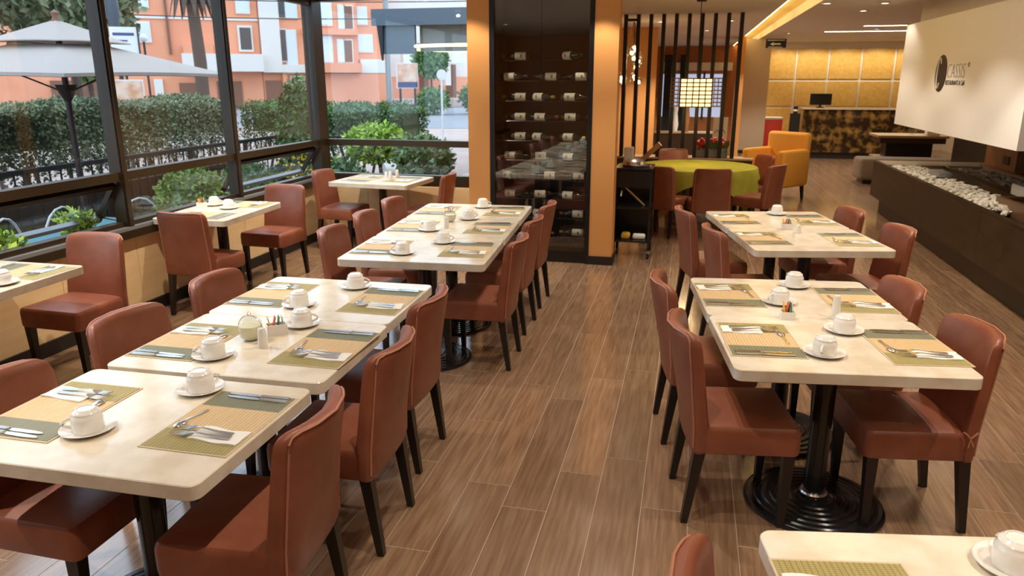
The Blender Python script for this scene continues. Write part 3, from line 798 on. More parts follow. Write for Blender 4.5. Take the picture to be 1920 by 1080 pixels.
dg_ = G().lathe([(.196, 0), (.196, .004), (0, .004)], 48)
on_hood(dg_.mesh('logo_disc'), 'logo_brown', 9.41, 1.875, 'logo_disc', 'dark round logo disc', -.001)
cpts = []
for k in range(25):
    a_ = R(40+280*k/24); cpts.append((.060*math.cos(a_)-.035, .160*math.sin(a_), .0065))
cpts = cpts
cg = G()
for a_, b_ in zip(cpts[:-1], cpts[1:]):
    cg.tube([a_, b_], .008, 6)
on_hood(cg.mesh('logo_letter'), 'hood_paint', 9.43, 1.875, 'logo_letter', 'white letter C on the disc', -.001)
on_hood(text_mesh('CASSIS', .215, .001, sx=.88, off=-.006), 'logo_grey', 9.20, 1.825, 'lettering', 'thin grey lettering CASSIS')
on_hood(text_mesh('°', .16, .001), 'logo_brown', 8.585, 1.86, 'lettering', 'small dark ring after the name')
on_hood(text_mesh('RESTAURANTE & Café', .068, .001, sx=.92), 'logo_brown', 9.21, 1.755, 'lettering', 'small dark line of lettering')

# ================================================================== LOBBY
# gold panel wall and reception
gw = struct('wall_reception', G().b2((1.75, 22.0, 0), (6.5, 22.15, CZ)), 'panel_gap', 'gold panelled wall behind reception')
for i in range(6):
    for z0, z1 in ((.36, 1.05), (1.11, 1.75), (1.81, 2.58)):
        x0 = 1.87+i*.806
        if x0 > 5.9: continue
        obj('panel', G().bev((x0+.375, 21.985, (z0+z1)/2), (.75, .03, z1-z0), .006, 1), 'gold_panel', gw)
rc = thing('reception_counter', 'brown marble reception counter before the gold wall', 'counter', (2.55, 19.0, 0))
for k in range(3): obj('marble_slab', G().b2((k*.9+.002, 0, .15), (k*.9+.898, .06, 1.13)), 'marble_brown', rc)
obj('side_slab', G().b2((0, .06, .15), (.05, .8, 1.13)), 'marble_brown', rc)
obj('plinth', G().b2((.05, .05, 0), (2.7, .75, .15)), 'black_base', rc)
obj('counter_top', G().b2((-.02, -.03, 1.13), (2.72, .8, 1.16)), 'counter_top', rc)
mo = thing('monitor', 'black monitor on the reception counter', 'monitor', (2.95, 19.35, 1.16))
obj('stand', G().b2((-.08, -.06, 0), (.08, .06, .02)).b2((-.02, -.01, .02), (.02, .02, .08)), 'black_plastic', mo)
obj('screen_back', G().bev((0, -.02, .19), (.48, .035, .26), .01, 1), 'black_plastic', mo); obj('bezel', G().b2((-.23, .0, .07), (.23, .006, .31)), 'cabinet_black', mo)
bs = thing('sanitiser_stand', 'slim black floor stand left of reception counter', 'stand', (2.36, 18.9, 0))
obj('post', G().b2((-.11, -.06, .02), (.11, .06, 1.04)), 'black_plastic', bs); obj('foot_plate', G().b2((-.16, -.12, 0), (.16, .12, .02)), 'black_plastic', bs); obj('dispenser', G().lathe([(.05, 1.04), (.05, 1.2), (.02, 1.22), (0, 1.22)], 12), 'black_plastic', bs); obj('band', G().lathe([(.052, 1.09), (.052, 1.13)], 12), 'white_plastic', bs)
rb = thing('red_cube_seat', 'red box with white lid beside grey column', 'box', (2.02, 20.6, 0))
obj('box_body', G().bev((0, 0, .42), (.48, .48, .80), .02, 2), 'red_box', rb); obj('lid', G().bev((0, 0, .845), (.5, .5, .05), .015, 2), 'packet_white', rb); obj('foot', G().b2((-.2, -.2, 0), (.2, .2, .03)), 'black_base', rb)
struct('wall_column', G().b2((1.20, 20.0, 0), (1.80, 20.5, CZ)), 'beige_wall', 'taupe square column in the lobby')
struct('baseboard_column', G().b2((1.18, 19.98, 0), (1.82, 20.52, .08)), 'black_base', 'black baseboard of the lobby column')
ex = thing('exit_sign', 'small black hanging sign with white left arrow', 'sign', (1.80, 19.0, 2.50))
obj('sign_board', G().b2((-.225, -.015, 0), (.225, .015, .20)), 'black_plastic', ex)
obj('arrow', G().add([(-.13, -.016, .085), (-.05, -.016, .045), (-.05, -.016, .072), (.10, -.016, .072), (.10, -.016, .10), (-.05, -.016, .10), (-.05, -.016, .127)], [(0, 1, 2, 3, 4, 5, 6)]).add([(-.13, -.0155, .085), (-.05, -.0155, .045), (-.05, -.0155, .127)], [(0, 1, 2)]), 'white_plastic', ex)
obj('text_line', G().b2((-.19, -.017, .160), (.19, -.015, .176)), 'panel_gap', ex); obj('text_line', G().b2((-.17, -.017, .012), (.14, -.015, .026)), 'panel_gap', ex)
for sx in (-.15, .15): obj('hanger', G().tube([(sx, 0, .2), (sx, 0, CZ-2.5)], .005, 5), 'chrome', ex)

# orange armchair
ac = thing('armchair', 'orange upholstered armchair beyond the green cloth table', 'armchair', (1.33, 12.35, 0), R(-40))
obj('seat', G().bev((0, -.05, .33), (.50, .58, .20), .05, 3), 'orange_fabric', ac)
obj('backrest', G().bev((0, .30, .62), (.70, .16, .80), .05, 3), 'orange_fabric', ac)
for sx in (-1, 1): obj('arm', G().bev((sx*.315, -.03, .50), (.13, .68, .56), .045, 3), 'orange_fabric', ac)
for sx in (-1, 1):
    for sy in (-.28, .28): obj('leg', G().bar((sx*.30, sy, .24), (sx*.32, sy*1.05, 0), .05, .03), 'dark_leg', ac)
# ottoman and console beyond the fireplace
ot = thing('upholstered_bench', 'long taupe upholstered bench behind the fireplace bench end', 'bench', (3.78, 14.75, 0))
obj('cushion', G().bev((0, 0, .26), (1.62, .62, .38), .06, 3), 'taupe_fabric', ot); obj('plinth', G().b2((-.72, -.25, 0), (.72, .25, .07)), 'black_base', ot)
co = thing('console_table', 'low console with pale wood top behind the hood', 'table', (4.02, 15.75, 0))
obj('table_top', G().b2((-.6, -.4, .76), (.6, .4, .80)), 'ledge_wood', co); obj('apron', G().b2((-.56, -.38, .66), (.56, .36, .76)), 'dark_wood', co); obj('lower_shelf', G().b2((-.56, -.36, .36), (.56, .36, .39)), 'ledge_wood', co)
obj('pedestal', G().b2((-.40, -.20, 0), (.40, .20, .66)), 'black_base', co)
tag(obj('glass_vase', G().lathe([(.0, 0), (.05, 0), (.07, .06), (.055, .16), (.075, .2), (.07, .2), (.05, .16), (.06, .06), (0, .01)], 16), 'jar_glass', None, (4.05, 15.6, .80)), 'small glass vase on the console table', 'vase')
tag(obj('white_box', G().bev((0, 0, .05), (.22, .16, .10), .01, 1), 'white_plastic', None, (4.38, 15.55, .80)), 'white box on the console table', 'box')

# round table under a lime cloth
rt = thing('round_table', 'round table hidden under lime green cloth', 'table', (.12, 10.0, 0))
obj('table_top', G().lathe([(0, .70), (.72, .70), (.73, .715), (.72, .735), (0, .735)], 40), 'ledge_wood', rt)
for sx, sy in ((-1, -1), (1, -1), (1, 1), (-1, 1)): obj('leg', G().bar((sx*.45, sy*.45, .70), (sx*.40, sy*.40, 0), .09, .07), 'light_wood', rt)
def cloth():
    g = G(); n = 72; rings = []
    def drop(a_):
        sq = max(abs(math.cos(a_-.12)), abs(math.sin(a_-.12)))
        return .15+.46*((1/sq-1)/.414)
    for fr in (0.02, .5, .96, 1.0): rings.append([(.74*fr*math.cos(2*PI*j/n), .74*fr*math.sin(2*PI*j/n), .740) for j in range(n)])
    for fr in (.06, .3, .6, 1.0):
        rg = []
        for j in range(n):
            a_ = 2*PI*j/n; rr = .75+.025*fr*math.sin(a_*13)+.02*fr
            rg.append((rr*math.cos(a_), rr*math.sin(a_), .738-drop(a_)*fr))
        rings.append(rg)
    g.loft(rings, False, True); g.f.append(tuple(range(n))); g.sm.append(False); return g
tag(obj('tablecloth', cloth(), 'lime_cloth', None, (.12, 10.0, 0)), 'lime green cloth draped over round table', 'tablecloth')
# slat screen on a low wall
sc = thing('slat_screen', 'screen of ten dark vertical slats on a low dark wall', 'room divider', (0, 12.0, 0))
obj('low_wall', G().b2((-1.25, 0, 0), (.95, .38, .615)), 'dark_wood', sc); obj('ledge', G().b2((-1.27, -.02, .615), (.97, .40, .64)), 'ledge_wood', sc)
for k in range(10):
    x = -1.045+.1875*k
    obj('slat', G().b2((x-.028, .02, .64), (x+.028, .14, CZ-.003)), 'slat_dark', sc)
obj('top_clip', G().b2((-1.02, .03, CZ-.10), (-.86, .13, CZ-.06)), 'slat_dark', sc)
fp = thing('flower_trough', 'grey trough of red flowers on the low wall', 'plant', (.33, 12.20, .64))
obj('trough', G().bev((0, 0, .06), (.50, .14, .12), .01, 1), 'sill_metal', fp)
g = G()
for _ in range(46): g.sph((random.uniform(-.22, .22), random.uniform(-.06, .06), random.uniform(.13, .27)), random.uniform(.022, .038), 7, 4)
o = obj('blossoms', g, 'flower_red', fp); o['kind'] = 'stuff'
g = G()
for _ in range(40):
    x, y = random.uniform(-.24, .24), random.uniform(-.06, .06); g.add([(x, y, .1), (x+.04, y+.01, .2), (x+.02, y, .26), (x-.02, y, .2)], [(0, 1, 2, 3)])
o = obj('leaves', g, 'leaf_mid', fp); o['kind'] = 'stuff'
# pendant lamp with square lattice shade
pl = thing('pendant_lamp', 'square lattice pendant lamp glowing over the round table', 'lamp', (.04, 10.0, 0))
obj('cord', G().tube([(0, 0, 1.84), (0, 0, CZ)], .005, 5), 'black_plastic', pl); obj('canopy', G().lathe([(.06, CZ-.025), (.06, CZ), (0, CZ)], 16), 'dark_wood', pl)
obj('shade', G().b2((-.185, -.185, 1.48), (.185, .185, 1.82)), 'shade_glow', pl)
for k in range(8):
    z = 1.48+.34*k/7
    for sy in (-.19, .19): obj('lattice_bar', G().b2((-.19, sy-.005, z-.007), (.19, sy+.005, z+.007)), 'shade_bar', pl)
for k in range(6):
    x = -.19+.38*k/5
    for sy in (-.19, .19): obj('lattice_bar', G().b2((x-.007, sy-.006, 1.48), (x+.007, sy+.006, 1.82)), 'shade_bar', pl)
for sx in (-1, 1):
    for k in range(8): obj('wing_bar', G().b2((sx*.195, -.006, 1.476+.34*k/7), (sx*.315, .006, 1.49+.34*k/7)), 'shade_bar', pl)
    for k in range(3): obj('wing_bar', G().b2((sx*(.215+.046*k), -.007, 1.48), (sx*(.226+.046*k), .007, 1.83)), 'shade_bar', pl)
L = bpy.data.lights.new('pendant_light', 'POINT'); L.energy = 7*LAMP_K; L.color = (1, .72, .40); L.shadow_soft_size = .1
lo = bpy.data.objects.new('pendant_light', L); COL.objects.link(lo); lo.parent = pl; lo.location = (0, 0, 1.38)
# glass bubble chandelier
ch = thing('bubble_chandelier', 'cluster of glowing glass bubbles hanging behind the slats', 'lamp', (-1.05, 13.4, 0))
for k in range(14):
    x, y, z = random.uniform(-.17, .17), random.uniform(-.15, .15), 1.74+.045*k*(1 if k > 5 else .5)
    b = obj('glass_bubble', G().sph((0, 0, 0), random.uniform(.06, .10), 14, 8), 'jar_glass', ch, (x, y, z)); obj('bulb', G().sph((0, 0, 0), .030, 8, 5), 'bulb_glow', b)
    obj('cord', G().tube([(x, y, z+.05), (x*.3, y*.3, CZ)], .002, 4), 'black_plastic', ch)
# black service trolley beside the pillar
tr = thing('service_trolley', 'black open service trolley beside right orange pillar', 'trolley', (-.535, 7.98, 0))
for sx in (-.18, .18):
    for sy in (-.22, .22): obj('post', G().b2((sx-.012, sy-.012, .10), (sx+.012, sy+.012, .93)), 'black_metal', tr); obj('wheel', G().lathe([(.012, -.012), (.045, -.012), (.045, .012), (.012, .012)], 14, mx=Matrix.Translation((sx, sy, .046)) @ Matrix.Rotation(PI/2, 4, 'Y')), 'black_plastic', tr)
for z in (.17, .52, .92): obj('shelf', G().b2((-.19, -.24, z), (.19, .24, z+.02)), 'black_metal', tr)
obj('side_panel', G().b2((-.19, -.23, .19), (-.175, .23, .92)), 'cabinet_black', tr); obj('rear_panel', G().b2((-.175, .22, .19), (.18, .235, .92)), 'cabinet_black', tr); obj('drawer_front', G().b2((-.17, -.235, .74), (.17, -.222, .91)), 'cabinet_black', tr)
tag(obj('serving_tray', G().lathe([(0, .002), (.13, .002), (.15, .02), (.155, .02), (.14, 0), (0, 0)], 28), 'steel', None, (-.52, 7.93, .9405)), 'round steel tray on top of black trolley', 'tray')
tag(obj('tray_lid', G().lathe([(.12, 0), (.115, .03), (.07, .055), (0, .062)], 24), 'steel', None, (-.55, 7.95, .962)), 'domed steel lid on the round tray', 'lid')
for k, (x0, z0, x1, z1, m, lb) in enumerate(((-.66, .64, -.64, .80, 'steel', 'thin steel rod leaning in black trolley'), (-.62, .76, -.42, .58, 'ledge_wood', 'slanted wooden stick leaning in black trolley'))):
    tag(obj('leaning_rod', G().bar((x0, 7.80, z0 if k == 0 else z0-.02), (x1, 7.86, z1 if k == 0 else .545), .014), m), lb, 'rod')
tag(obj('folded_napkins', G().bev((0, 0, .025), (.13, .10, .05), .018, 2), 'napkin', None, (-.46, 7.86, .1905)), 'folded white napkins on trolley bottom shelf', 'napkin')
tag(obj('yellow_cloth', G().bev((0, 0, .03), (.09, .12, .06), .02, 2), 'packet_yellow', None, (-.60, 7.86, .1905)), 'small yellow cloth on trolley bottom shelf', 'cloth')
tag(obj('menu_holder', G().bar((-.08, 0, .01), (.14, 0, .22), .05), 'oak_brown', None, (-.44, 8.12, .941)), 'tilted wooden menu holder on black trolley', 'menu holder')
tag(obj('paper_stack', G().bev((0, 0, .09), (.10, .10, .18), .01, 1), 'napkin', None, (-.62, 8.13, .9405)), 'stack of rolled papers on black trolley', 'paper')

# things seen between the slats
struct('wall_divider', G().b2((-2.2, 15.0, 0), (-.70, 15.2, CZ)), 'pillar_paint', 'terracotta wall behind the slat screen')
struct('wall_lobby_end', G().b2((-2.2, 24.0, 0), (1.2, 24.1, CZ)), 'terracotta_paint', 'orange end wall behind the slat screen')
lw = estruct('window_7', 'grey window with daylight glow put into its panes, lobby end')
for k in range(3):
    obj('pane', G().b2((-.9+.62*k, 23.97, .7), (-.34+.62*k, 24.0, 1.95)), 'daylight_glow_glass', lw)
for k in range(4): obj('frame', G().b2((-.96+.62*k, 23.95, .65), (-.90+.62*k, 24.0, 2.0)), 'curtain', lw)
tag(obj('valance', G().b2((-.95, 23.8, 2.05), (1.1, 23.95, 2.28)), 'panel_gap'), 'pale band above the lobby end window', 'valance')
for k, x in enumerate((-.86, -.40)):
    tag(obj('curtain', G().prism([(x+.02*i, 23.70+.03*(i % 2)) for i in range(12)]+[(x+.02*i, 23.76+.03*(i % 2)) for i in range(11, -1, -1)], .05, 2.5), 'curtain'), ('left' if k == 0 else 'right')+' dark curtain by the lobby end window', 'curtain')
struct('wall_orange_pier', G().b2((.98, 18.6, 0), (1.12, 19.6, CZ)), 'orange_fabric' if False else 'pillar_paint', 'bright orange pier right of the slat screen')
sb = thing('sideboard', 'long dark sideboard behind the slat screen', 'sideboard', (-.3, 18.0, 0))
obj('body', G().b2((-.9, 0, .05), (1.1, .45, .60)), 'dark_wood', sb); obj('table_top', G().b2((-.92, -.02, .60), (1.12, .47, .63)), 'ledge_wood', sb); obj('plinth', G().b2((-.85, .05, 0), (1.05, .4, .05)), 'black_base', sb)
for k, (x, h, m, lb) in enumerate(((-.55, .75, 'oak_brown', 'tall brown vase on the dark sideboard'), (-.05, .55, 'packet_white', 'white vase on the dark sideboard'), (.2, .9, 'oak_brown', 'slim wooden figure on the dark sideboard'))):
    tag(obj('vase', G().lathe([(.05, 0), (.075, h*.3), (.04, h*.75), (.06, h), (.045, h), (0, h*.9)], 14), m, None, (-.3+x, 18.2, .63)), lb, 'vase')
pb = thing('picture_board', 'white board with a dark drawing standing by the slats', 'picture', (.50, 13.6, 0))
obj('board', G().b2((-.12, 0, .78), (.12, .02, 1.18)), 'white_plastic', pb); obj('easel', G().bar((-.1, .05, 0), (-.1, .03, 1.0), .02).bar((.1, .05, 0), (.1, .03, 1.0), .02).bar((0, .4, 0), (0, .03, 1.0), .02), 'dark_wood', pb)
obj('drawing', G().tube([(-.09, -.002, .92), (-.05, -.002, .97), (0, -.002, .90), (.05, -.002, .97), (.09, -.002, .92)], .008, 5), 'logo_brown', pb)

# ---- ceiling downlights
dl_ring = G().lathe([(.052, 0), (.065, 0), (.066, .006), (.05, .012), (.046, .004), (.052, 0)], 24, caps=False).mesh('trim_ring'); dl_ring.materials.append(M['white_plastic'])
dl_lens = G().lathe([(0, .004), (.046, .004), (.046, .008), (0, .008)], 20).mesh('lens'); dl_lens.materials.append(M['lamp_lens'])
def downlight(x, y, power, label, col=(1, .90, .77), ang=84, tilt=None):
    t = thing('ceiling_light', label, 'light', (x, y, CZ-.012), 0, 'recessed downlights')
    obj('trim_ring', dl_ring, 'white_plastic', t); obj('lens', dl_lens, 'lamp_lens', t)
    L = bpy.data.lights.new('downlight', 'SPOT'); L.energy = power*LAMP_K; L.color = col; L.spot_size = R(ang); L.spot_blend = .4; L.shadow_soft_size = .018
    lo = bpy.data.objects.new('downlight', L); COL.objects.link(lo); lo.parent = t; lo.location = (0, 0, -.01)
    return t
rn = ('first', 'second', 'third', 'fourth', 'fifth', 'sixth')
for nm, x, ys, pw, an in (('window', -3.3, (1.2, 2.7, 4.2, 5.7, 7.1), 92, 96), ('aisle', -.5, (.6, 2.0, 3.4, 4.75, 6.1), 42, 104), ('right', 1.75, (1.2, 2.6, 4.0, 5.4, 6.8), 52, 96), ('fireplace', 1.60, (7.6, 9.2, 10.8), 36, 114), ('added pillar fill', -2.2, (6.95,), 32, 104), ('added passage fill', -.85, (7.05,), 34, 84)):  # last two rows are fill lamps added to brighten the orange pillars
    for j, y in enumerate(ys):
        downlight(x, y, pw, 'recessed ceiling light over dining area, %s row, %s from camera' % (nm, rn[j]), ang=an)
for k, (x, y, pw) in enumerate(((2.28, 12.07, 14), (2.31, 10.93, 8), (-.6, 13.6, 120), (.55, 13.6, 95), (-.6, 9.0, 8), (.2, 16.2, 125), (3.4, 16.5, 80), (1.9, 17.6, 90), (.2, 21, 160), (4.6, 17.5, 66))):
    downlight(x, y, pw, 'recessed lobby ceiling light %s' % ['right of cove, farther of pair', 'right of cove, nearer of pair', 'behind slats on the left', 'behind slats on the right', 'above trolley', 'above lobby passage', 'before reception centre', 'before reception left', 'at lobby end', 'before reception right'][k], ang=120)
for k in range(5):
    downlight(2.25+.8*k, 21.35, 17, 'wall washer over gold panels, %s from left' % rn[k], (1, .87, .64), 160)
for k, (x0, y, w_) in enumerate(((2.9, 15.2, 1.5), (2.5, 16.9, 2.0))):
    t = thing('linear_light', 'slim white ceiling strip light, %s one' % ('nearer', 'farther')[k], 'light', (x0, y, CZ-.02), 0, 'ceiling strip lights')
    obj('housing', G().b2((0, 0, 0), (w_, .08, .019)), 'white_plastic', t); obj('diffuser', G().b2((.02, .01, -.004), (w_-.02, .07, 0)), 'lamp_lens', t)

# ================================================================== OUTSIDE
GZ = -.3
NV_ = Vector((-math.sin(R(34)), math.cos(R(34)))); EV_ = Vector((math.cos(R(34)), math.sin(R(34))))
struct('ground_terrace', G().b2((-9.6, -4, GZ-.1), (WX-.14, 16, GZ)), 'terrace_floor', 'grey terrace outside the windows')
struct('ground_pavement', G().b2((-90, -30, GZ-.3), (-2.3, 120, GZ-.02)).b2((-2.3, 27, GZ-.3), (60, 120, GZ-.02)), 'pavement', 'pinkish pavement outside')
struct('road', G().add([(-40, 30, GZ-.01), (-3, 33, GZ-.01), (-6, 60, GZ-.01), (-60, 48, GZ-.01)], [(0, 1, 2, 3)]), 'asphalt', 'grey asphalt street')
def leafy(name, pts_fn, n, size, m, parent=None, kind='stuff', label=None):
    g = G(); V_, F_ = g.v, g.f
    for _ in range(n):
        p = Vector(pts_fn()); a_, b_ = random.uniform(0, 6.28), random.uniform(-1.2, 1.2); s_ = size*random.uniform(.6, 1.4)
        d = Vector((math.cos(a_)*math.cos(b_), math.sin(a_)*math.cos(b_), math.sin(b_)))
        e = d.cross(Vector((random.uniform(-1, 1), random.uniform(-1, 1), random.uniform(-1, 1)))).normalized()
        i_ = len(V_); V_ += [p, p+d*s_*.5+e*s_*.28, p+d*s_, p+d*s_*.5-e*s_*.28]; F_.append((i_, i_+1, i_+2, i_+3))
    me = bpy.data.meshes.new(name); me.from_pydata(g.v, [], g.f); me.update()
    o = obj(name, me, m, parent)
    if kind and parent: o['kind'] = kind
    return o
def shell_pt(x0, y0, x1, y1, w, z0, z1):
    def f():
        t = random.random(); s_ = random.choice((-1, 1, 0)); 
        px, py = x0+(x1-x0)*t, y0+(y1-y0)*t; L_ = math.hypot(x1-x0, y1-y0); nx, ny = -(y1-y0)/L_, (x1-x0)/L_
        bul = .08*math.sin(t*23)+.06*math.sin(t*51)
        if s_ == 0: o_ = random.uniform(-w/2, w/2); z = z1+bul*.6+random.uniform(-.10, .04)
        else: o_ = s_*(w/2+bul*.5)+random.uniform(-.16, .02)*s_; z = z0+(z1-z0)*random.random()**.62
        return (px+nx*o_, py+ny*o_, z)
    return f
def hedge(x0, y0, x1, y1, w, z1, n, label, m='leaf_dark', z0=.35, stems=16):
    t = thing('hedge', label, 'hedge', (x0, y0, GZ))
    o = leafy('foliage', shell_pt(0, 0, x1-x0, y1-y0, w, z0-GZ, z1-GZ), n, .058, m, t)
    L_ = math.hypot(x1-x0, y1-y0); a_ = math.atan2(y1-y0, x1-x0)
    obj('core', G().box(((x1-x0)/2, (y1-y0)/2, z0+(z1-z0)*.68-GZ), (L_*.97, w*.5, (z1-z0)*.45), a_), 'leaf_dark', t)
    for k in range(stems):
        f = (k+.5)/stems; obj('stem', G().tube([((x1-x0)*f, (y1-y0)*f, 0), ((x1-x0)*f+.1, (y1-y0)*f+.05, .5), ((x1-x0)*f+.02, (y1-y0)*f, z0-GZ+.3)], .03, 5), 'stem', t)
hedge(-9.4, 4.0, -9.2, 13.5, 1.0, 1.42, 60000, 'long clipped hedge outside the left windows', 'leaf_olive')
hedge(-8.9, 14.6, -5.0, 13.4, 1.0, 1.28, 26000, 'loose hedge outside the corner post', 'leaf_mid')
def bush(name, x, y, r, z0, z1, n, label, m, leaf=.10, cat='bush', trunk=True):
    t = thing(name, label, cat, (x, y, GZ))
    def f():
        a_, b_ = random.uniform(0, 6.28), math.asin(random.uniform(-1, 1)); q = random.uniform(.75, 1.02)
        return (r*q*math.cos(a_)*math.cos(b_), r*q*math.sin(a_)*math.cos(b_), (z0+z1)/2-GZ+(z1-z0)/2*q*math.sin(b_))
    leafy('foliage', f, n, leaf, m, t)
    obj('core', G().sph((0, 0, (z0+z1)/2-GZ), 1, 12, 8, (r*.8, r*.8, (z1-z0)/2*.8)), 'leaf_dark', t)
    if trunk: obj('trunk', G().tube([(0, 0, 0), (.03, .02, (z0-GZ)*.6), (0, 0, (z0+z1)/2-GZ)], max(.03, r*.06), 6), 'stem', t)
bush('topiary_bush', -4.75, 11.1, .52, .55, 1.14, 2600, 'bright clipped round bush outside far window', 'leaf_bright', .08)
bush('conifer_shrub', -6.75, 12.4, .42, -.1, 1.86, 2400, 'upright green shrub just right of the corner post', 'leaf_mid', .10)
bush('low_shrub', -3.75, 10.4, .42, .35, 1.02, 1600, 'leafy shrub beside the right end of far window', 'leaf_mid', .10)
bush('low_shrub', -5.3, 9.8, .45, .0, .85, 1700, 'dark leafy shrub under the far window rail', 'leaf_dark', .11)
bush('flowering_shrub', -4.6, 9.4, .38, .1, .80, 900, 'thin shrub with yellow blossoms outside far window', 'leaf_mid', .10)
o = leafy('yellow_blossoms', lambda: (-4.9+random.uniform(-.45, .35), 9.15+random.uniform(-.15, .1), .75+random.uniform(-.25, .22)), 120, .06, 'flower_yellow'); tag(o, 'scattered yellow blossoms outside the far window', 'flowers', None, 'stuff')
bush('low_shrub', -3.35, 9.3, .30, .15, .78, 900, 'sparse pink-stemmed shrub low behind the far window', 'leaf_dark', .09)
bush('terrace_shrub', -5.35, 7.25, .38, .05, .92, 3400, 'yellow-green shrub on terrace behind second window pane', 'leaf_lime', .05)
bush('terrace_shrub', -5.3, 8.3, .40, .0, .86, 2800, 'green shrub on terrace outside the corner pane', 'leaf_mid', .06)
bush('sill_plant', -4.45, 3.92, .20, .60, .84, 900, 'bright green plant at sill behind leftmost table', 'leaf_bright', .045, 'plant')
bush('sill_plant', -4.44, 4.64, .13, .66, .88, 500, 'small bright green plant at sill by the first post', 'leaf_bright', .04, 'plant')
tag(obj('planter_box', G().b2((-4.75, 3.3, GZ), (-4.35, 8.0, .52)), 'iron'), 'dark planter box along the outside of windows', 'planter')
# tall trees upper left
for k, (x, y, r, z0, z1, m, lb) in enumerate(((-17.5, 13.5, 2.3, 2.0, 7.2, 'leaf_dark', 'dark broad tree beyond the umbrella, far left'), (-16.8, 18.3, 2.0, 2.2, 6.8, 'leaf_olive', 'olive green tree beyond the umbrella top'), (-21, 23.5, 1.6, 1.8, 5.0, 'leaf_mid', 'mid green tree behind the first window post'))):
    bush('street_tree', x, y, r, z0, z1, 5000, lb, m, .26, 'tree')
bush('street_tree', -16.6, 47.9, 1.1, 1.9, 4.0, 2000, 'rounded green tree by the far street corner', 'leaf_mid', .3, 'tree')
# umbrella
um = thing('patio_umbrella', 'grey canvas patio umbrella on the terrace', 'umbrella', (-7.3, 7.8, GZ))
obj('pole', G().tube([(0, 0, 0), (0, 0, 2.75)], .035, 10), 'pole_dark', um)
obj('finial', G().lathe([(.02, 2.72), (.05, 2.76), (.03, 2.82), (.045, 2.86), (0, 2.90)], 10), 'garage_brown', um)
obj('foot', G().lathe([(.35, 0), (.35, .06), (.06, .09), (.05, .3), (.04, .3)], 20), 'iron', um)
def canopy(r0, z0, r1, z1, sag, z_skirt):
    g = G(); a0 = math.atan2(-7.8, 7.3); rings = []
    def cor(k): return a0+PI/2*k
    for fr in (0, .25, .5, .75, 1, 1.001):
        rg = []; rr = r0+(r1-r0)*min(fr, 1); z = z0+(z1-z0)*min(fr, 1)
        for k in range(4):
            p = Vector((math.cos(cor(k)), math.sin(cor(k)))); q = Vector((math.cos(cor(k+1)), math.sin(cor(k+1))))
            for i in range(6):
                t = i/6; v = p*(1-t)+q*t; s_ = sag*4*t*(1-t)*fr
                rg.append((v.x*rr*(1-.06*4*t*(1-t)*fr), v.y*rr*(1-.06*4*t*(1-t)*fr), z+s_*(.2)-s_*.8*(1-fr)-(z_skirt if fr > 1 else 0)))
        rings.append(rg)
    return g.loft(rings, False, False)
obj('canopy', canopy(.50, 2.50, 1.88, 2.17, .10, .035), 'canvas', um)
obj('vent_flap', canopy(.05, 2.77, .76, 2.53, .07, .012), 'canvas', um)
for k in range(4):
    a_ = math.atan2(-7.8, 7.3)+PI/2*k; obj('rib', G().tube([(0, 0, 2.45), (1.82*math.cos(a_), 1.82*math.sin(a_), 2.15)], .012, 5), 'pole_dark', um); obj('strut', G().tube([(0, 0, 1.95), (.8*math.cos(a_), .8*math.sin(a_), 2.33)], .010, 5), 'pole_dark', um)
obj('runner_hub', G().lathe([(.04, 1.86), (.09, 1.96), (.12, 2.05), (.04, 2.05)], 12), 'pole_dark', um)
# railing
fn = thing('iron_railing', 'black iron railing along the terrace edge', 'railing', (-7.95, 4.4, GZ))
obj('top_rail', G().b2((-.03, 0, .985), (.03, 9.6, 1.045)), 'iron', fn); obj('bottom_rail', G().b2((-.015, 0, .10), (.015, 9.6, .13)), 'iron', fn)
for k in range(54):
    wd = .06 if k % 9 == 0 else .018
    obj('baluster', G().b2((-wd/2, .05+k*.178-wd/2, 0 if k % 9 == 0 else .13), (wd/2, .05+k*.178+wd/2, 1.0)), 'iron', fn)
tag(obj('terrace_wall', G().b2((-8.25, 4.2, GZ), (-8.05, 12.9, .36)), 'dark_wood'), 'low dark wall along the terrace edge behind the railing', 'wall')
for k, (s_, D, r_, z1_, lb) in enumerate(((12.2, 45.5, 1.0, 1.3, 'low green bushes left of the round white sign'), (15.0, 45.5, 1.1, 1.6, 'low green bushes right of the round white sign'))): p_ = NV_*D+EV_*s_; bush('street_bush', p_.x, p_.y, r_, -.2, z1_, 900, lb, 'leaf_mid', .25)
# terrace chairs and table
for k, (x, y, rz, lb) in enumerate(((-6.32, 5.55, 100, 'white wire terrace chair seen through open sash, left'), (-6.32, 6.30, 80, 'white wire terrace chair behind first window post'), (-5.95, 7.05, 60, 'white wire terrace chair behind second window pane'))):
    t = thing('terrace_chair', lb, 'chair', (x, y, GZ), R(rz), 'wire terrace chairs')
    obj('hoop_back', G().tube([(.24*math.cos(PI*i/10), -.18, .45+.42*math.sin(PI*i/10)) for i in range(11)], .012, 6), 'white_metal', t)
    obj('seat', G().lathe([(0, .44), (.23, .44), (.24, .455), (.22, .465), (0, .465)], 20), 'iron', t)
    for sx in (-.17, .17):
        for sy in (-.17, .17): obj('leg', G().tube([(sx, sy, .44), (sx*1.2, sy*1.2, 0)], .010, 5), 'white_metal', t)
tt = thing('terrace_table', 'terrace table with teal cover outside the open sash', 'table', (-5.5, 5.75, GZ))
obj('table_top', G().b2((-.34, -.75, .70), (.34, .75, .74)), 'teal_cloth', tt)
for sx in (-.29, .29):
    for sy in (-.68, .68): obj('leg', G().b2((sx-.02, sy-.02, 0), (sx+.02, sy+.02, .70)), 'iron', tt)
